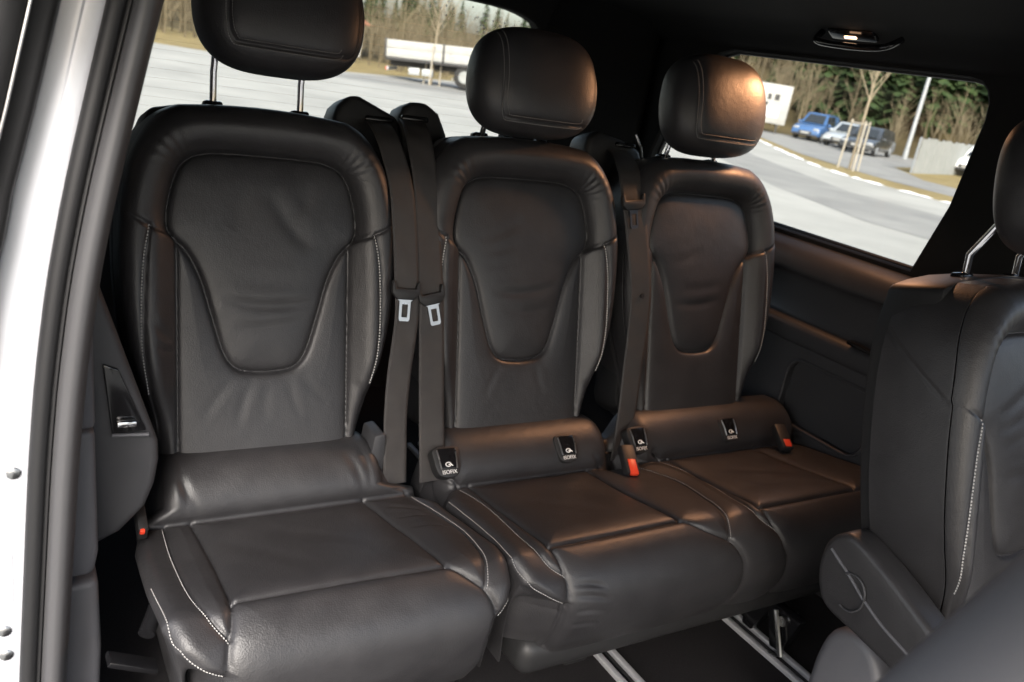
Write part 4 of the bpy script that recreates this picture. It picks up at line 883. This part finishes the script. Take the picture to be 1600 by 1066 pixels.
C2.sew(c2, [[(.3775, .007), (.3870, .10), (.3750, .205), (.3640, .292), (.373, .346), (.402, .374)], [(.328, .058), (.329, .12), (.323, .23), (.314, .32), (.327, .368), (.357, .395), (.396, .418)],
            [(.842, .012), (.849, .024), (.882, .114), (.857, .239), (.830, .315), (.818, .347), (.811, .368)], [(.922, .008), (.927, .016), (.943, .12), (.911, .262), (.905, .332), (.938, .372)], [(1.404, .03), (1.412, .10), (1.412, .28)]])
finish_base(s2, .37, 1.38, -.418, -.02, -.312, -.235)
for xa in (.62, 1.16):
    bm_obj('seat_leg', bm_box((.07, .26, .12), (xa, -.16, -.385), None, .012), 'plastic', s2)
fr = bm_obj('latch_frame', bm_prism([(-.46, -.33), (-.43, -.43), (-.40, -.435), (-.37, -.36), (-.34, -.435), (-.31, -.435), (-.30, -.33)], lambda a, b_, d_: Vector((d_, a, b_)), 1.10, 1.13, .004), 'gloss', s2)
bm_obj('bolt', bm_tube([(1.09, -.42, -.35), (1.14, -.42, -.35)], .012, 12), 'steel', fr)
bm_obj('latch_bar', bm_tube([(1.085, -.40, -.33), (1.085, -.445, -.425), (1.085, -.42, -.438)], .006, 8), 'steel', fr)
bm_obj('latch_bar', bm_tube([(1.165, -.33, -.33), (1.165, -.375, -.40), (1.155, -.37, -.438)], .006, 8), 'gloss', fr)

def text_mesh(name, body, size, origin, ax, ay, m, parent, thick=.0004):
    cu = bpy.data.curves.new('txt', 'FONT'); cu.body = body; cu.size = size; cu.align_x = 'CENTER'; cu.align_y = 'CENTER'; cu.extrude = thick
    o = bpy.data.objects.new('txt', cu); COL.objects.link(o); dg = bpy.context.evaluated_depsgraph_get(); dg.update()
    me = bpy.data.meshes.new_from_object(o.evaluated_get(dg)); bpy.data.objects.remove(o)
    ax = np.array(ax); ay = np.array(ay); az = np.cross(ax, ay); V = np.array([v.co[:] for v in me.vertices])
    F = [list(p.vertices) for p in me.polygons]
    W = np.array(origin) + V[:, :1] * ax + V[:, 1:2] * ay + V[:, 2:3] * az
    bpy.data.meshes.remove(me)
    return mesh_obj(name, W, F, m, parent, False)
# anchor covers on the roll: black cap with recess, rim, child symbol and lettering
TILT = math.radians(40)
AU = np.array([0, math.sin(TILT), math.cos(TILT)]); AN = np.array([0, -math.cos(TILT), math.sin(TILT)])
for xa in (.346, .645, .852, 1.150):
    c = np.array([xa + .006, -.071, -.0385])
    f3 = lambda a, b_, d_: Vector(c + a * EX + b_ * AU + d_ * AN)
    ol = [(-.027, -.016), (-.019, -.028), (0, -.032), (.019, -.028), (.027, -.016), (.030, .004), (.027, .030), (-.027, .030), (-.030, .004)]
    cov = bm_obj('anchor_cover', bm_prism([tuple(p) for p in spline(ol, 3, True)], f3, -.02, .006, .003), 'plastic', s2)
    bm_obj('recess_flap', bm_prism([(-.017, -.012), (.017, -.012), (.019, .028), (-.019, .028)], f3, .0055, .0075, .0008), 'gloss', cov)
    for sg in (-1, 1): bm_obj('recess_rim', bm_tube([f3(sg * .018, -.014, .0075), f3(sg * .0195, .006, .0085), f3(sg * .021, .026, .006)], .0016, 8), 'steel', cov)
    text_mesh('lettering', 'ISOFIX', .0115, f3(0, -.021, .0066), EX, AU, 'print', cov)
    ring = [f3(-.001 + .006 * math.cos(k * math.pi / 6), -.0055 + .0042 * math.sin(k * math.pi / 6), .0079) for k in range(13)]
    sb = bm_tube(ring, .0012, 6); bm_box((.004, .001, .003), f3(.001, -.006, .008), None, 0, 1, sb); bm_tube([f3(.003, -.004, .008), f3(.009, -.009, .008)], .0013, 6, True, sb)
    bm_obj('child_symbol', sb, 'print', cov)
for (p, rz, nm) in (((.790, -.128, -.055), -.25, 'a'), ((1.305, -.122, -.050), -.25, 'b')):
    rot = Matrix.Rotation(rz, 3, 'Z') @ Matrix.Rotation(.55, 3, 'X')
    bu = bm_obj('belt_buckle', bm_box((.034, .075, .024), p, rot, .005), 'plastic', s2)
    bm_obj('release_button', bm_box((.020, .040 if nm == 'a' else .022, .010), Vector(p) + rot @ Vector((0, -.022, .009)), rot, .0025), 'red', bu)

# ------------------------------------------------------------------ seat belts
def pv(x, v, w): return np.array([x, 0, 0]) + v * EV + w * EW
def webbing(parent, ctr, width, name='webbing', th=.0011):
    """ctr: list of (x, v, w, twist)"""
    P = spline(ctr, 14); V = []; F = []
    for i, (x, v, w, tw) in enumerate(P):
        c = pv(x, v, w); t = (pv(*P[min(i + 1, len(P) - 1)][:3]) - pv(*P[max(i - 1, 0)][:3])); t /= np.linalg.norm(t)
        s_ = EX * math.cos(tw) + EW * math.sin(tw); s_ = s_ - t * (s_ @ t); s_ /= np.linalg.norm(s_); n = np.cross(s_, t); n /= np.linalg.norm(n)
        K = 9
        for side in (1, -1):
            for j in range(K):
                f = (j / (K - 1) - .5); V.append(c + s_ * f * width * side + n * (th * side) + n * .0022 * math.sin(i * .45 + f * 2) * (.5 - abs(f)))
    m = 18
    for i in range(len(P) - 1):
        for j in range(m): a = i * m + j; b_ = i * m + (j + 1) % m; F.append((a, b_, b_ + m, a + m))
    return mesh_obj(name, V, F, 'webbing', parent)
def tongue(parent, x, v, w, ang, wide=.060, m='steel'):
    ca, sa = math.cos(ang), math.sin(ang)
    fn = lambda a, b_, d_: Vector(pv(x + a * ca - b_ * sa, v + a * sa + b_ * ca, w + d_))
    h = wide / 2
    hs = [(-h, .020), (-h + .006, .020), (-h + .009, .006), (h - .009, .006), (h - .006, .020), (h, .020), (h - .001, -.004), (h - .012, -.016), (-h + .012, -.016), (-h + .001, -.004)]
    t = bm_obj('tongue', bm_prism(hs, fn, -.006, .006, .0025), 'plastic', parent)
    out = [(-.019, -.013), (-.012, -.019), (-.0115, -.054), (-.009, -.058), (.009, -.058), (.0115, -.054), (.012, -.019), (.019, -.013)]
    inn = [(-.0057, -.025), (-.0062, -.025), (-.0062, -.049), (-.005, -.0505), (.005, -.0505), (.0062, -.049), (.0062, -.025), (.0057, -.025)]
    V = []; F = []; n = len(out)
    for d_ in (.0015, -.0015):
        V += [fn(a, b_, d_) for a, b_ in out]; V += [fn(a, b_, d_) for a, b_ in inn]
    for i in range(n):
        j = (i + 1) % n
        F.append((i, j, n + j, n + i)) ; F.append((2 * n + j, 2 * n + i, 3 * n + i, 3 * n + j)); F.append((j, i, 2 * n + i, 2 * n + j)); F.append((n + i, n + j, 3 * n + j, 3 * n + i))
    mesh_obj('latch_plate', V, F, m, t, False)
def tower(parent, pts, w0=-.205, w1=-.122):
    bm_obj('belt_outlet', bm_prism(pts, lambda a, b_, d_: Vector(pv(a, b_, d_)), w0, w1, .014, 3), 'plastic', parent)
def belt(label, tw, ctr, width, tg, slot):
    t = thing('seat_belt', tuple(pv(ctr[-1][0], ctr[-1][1], 0)), label, 'seat belt', 'seat belts hanging between the rear seats')
    tower(t, tw); webbing(t, ctr, width)
    if tg: tongue(t, *tg)
    bm_obj('slot_trim', bm_box((.062, .016, .012), pv(*slot), Matrix.Rotation(-RHO, 3, 'X'), .004), 'gloss', t)
    return t
belt('hanging seat belt with bright upright steel tongue, next to the single seat', [(.165, .46), (.168, .63), (.180, .662), (.205, .686), (.228, .686), (.312, .652), (.322, .628), (.322, .46)],
     [(.262, .640, -.128, 0), (.252, .620, -.070, 0), (.246, .575, -.01, 0), (.252, .50, .028, .03), (.2565, .42, .040, .04), (.260, .31, .047, .04), (.262, .24, .046, .03), (.250, .13, .042, .0), (.245, .05, .040, -.05), (.247, -.02, .036, -.05), (.250, -.095, .030, 0)], .050, (.256, .293, .053, -.06), (.268, .642, -.124))
belt('hanging seat belt with tilted steel tongue, next to the middle seat', [(.320, .46), (.316, .655), (.326, .676), (.345, .688), (.378, .691), (.410, .670), (.430, .625), (.434, .46)],
     [(.345, .650, -.128, 0), (.328, .622, -.065, 0), (.312, .575, -.01, 0), (.308, .50, .026, -.03), (.308, .42, .036, -.04), (.315, .30, .042, -.05), (.319, .21, .042, -.05), (.322, .12, .040, -.02), (.326, .04, .036, 0), (.331, -.03, .032, .05), (.336, -.10, .026, .1)], .056, (.314, .283, .048, .20), (.350, .652, -.124))
belt('seat belt threaded in the narrow gap between the middle and right seats', [(.815, .46), (.808, .64), (.816, .666), (.846, .678), (.92, .664), (.978, .642), (.990, .60), (.99, .46)],
     [(.905, .640, -.128, 0), (.885, .610, -.07, .2), (.850, .565, -.005, .2), (.838, .50, .026, .15), (.845, .42, .036, .1), (.858, .30, .042, .05), (.857, .21, .040, 0), (.852, .12, .034, -.05), (.850, .03, .026, -.1), (.846, -.04, .018, -.2), (.842, -.11, .010, -.2)], .060, (.826, .497, .040, .12, .066, 'darksteel'), (.925, .65, -.124))
bt = bpy.data.objects['seat_belt.002']
bm_obj('stop_button', bm_tube([pv(.862, .284, .040), pv(.862, .284, .046)], .006, 14), 'plastic', bt)
bm_obj('hook', bm_tube([(.925, .25, .63), (.945, .245, .60), (.962, .25, .565)], .004, 8), 'steel', bt)

# ------------------------------------------------------------------ second-row seat on the right
s4 = thing('second_row_seat', (1.085, -1.0, -.45), 'black leather second-row seat at the right edge, chrome headrest posts, seen from its flank', 'seat')
DY, DZ = -.85, -.05
B4 = Back((1.085, DY, DZ), 13, D=.128, creases=CR2, flank=False); B4.build(s4); headrest(B4, s4, dv=.040, w0=.03, post_w=-.092, tall=.118)
L4 = [(.862, -.14), (.858, 0), (.850, .1), (.850, .32), (.87, .38), (.92, .42), (.93, .6)]; R4 = [(1.308, -.14), (1.312, 0), (1.32, .1), (1.32, .32), (1.30, .38), (1.25, .42), (1.24, .6)]
C4 = Cushion(L4, R4, [([(.93, 0), (.93, .31)], .0045, .0034, False), ([(1.24, 0), (1.24, .31)], .0045, .0034, False), ([(.93, .31), (1.24, .31)], .005, .0036, False)],
             [('insert_panel', [(.93, 0), (1.24, 0), (1.24, .31), (.93, .31)]), ('cushion', [(.5, -.5), (1.6, -.5), (1.6, 1), (.5, 1)])], 31, dy=DY, dz=DZ); C4.build(s4, (.85, 1.32), step=.008)
wing = spline([(-.640, .035), (-.645, .060), (-.662, .082), (-.690, .092), (-.76, .070), (-.863, .024), (-1.02, -.05), (-1.03, -.10), (-.98, -.112), (-.818, -.080), (-.745, -.068), (-.680, -.058), (-.655, -.035), (-.642, 0.0)], 5, True)
wg = bm_obj('side_wing', bm_prism([tuple(p) for p in wing], lambda a, b_, d_: Vector((d_, a, b_)), .800, .862, .012, 3), 'leather', s4)
pip = spline([(-.658, .050), (-.680, .038), (-.702, .027), (-.734, .007), (-.755, -.004), (-.787, -.018), (-.842, -.034), (-.90, -.055)], 6)
bm_obj('piping', bm_tube([Vector((.799, a, b_)) for a, b_ in pip], .0028, 8), 'trim2', wg)
bm_obj('pull_loop', bm_tube([Vector((.797, -.716 + .028 * math.cos(k * .3), .000 + .034 * math.sin(k * .3))) for k in range(3, 18)], .0022, 8), 'trim', wg)
ws_ = spline([(-.648, .058), (-.664, .080), (-.69, .0885), (-.76, .066), (-.863, .020), (-1.0, -.044)], 10)
Vt, Ft = _sew0(lambda a, b_: np.stack([np.full_like(a, .8005 + .004), a, b_], -1), [[tuple(p) for p in ws_[::4]]])
prop(mesh_obj('stitching', Vt, Ft, 'thread', wg, False), kind='stuff')
ped = spline([(-.668, -.46), (-.662, -.25), (-.664, -.168), (-.679, -.118), (-.722, -.094), (-.766, -.108), (-.800, -.16), (-.86, -.25), (-.90, -.46)], 5)
bm_obj('pedestal', bm_prism([tuple(p) for p in ped], lambda a, b_, d_: Vector((d_, a, b_)), .845, .98, .018, 3), 'trim2', s4)
# padded edge close to the lens
ne = thing('near_seat_edge', (.076, -1.238, .2), 'blurred grey padded edge crossing the lower right corner close to the camera', 'seat edge')
ax_ = Vector((.069, -.015, .079)).normalized(); c0 = Vector((.076, -1.238, .462))
bm_obj('padding', bm_tube([c0 + ax_ * k * .05 for k in range(-7, 8)], .047, 28), 'nearpad', ne)
off = Vector((.03, -.045, -.05))
bm_obj('lower_padding', bm_tube([c0 + off + ax_ * k * .05 for k in range(-7, 8)], .036, 24), 'nearpad', ne)
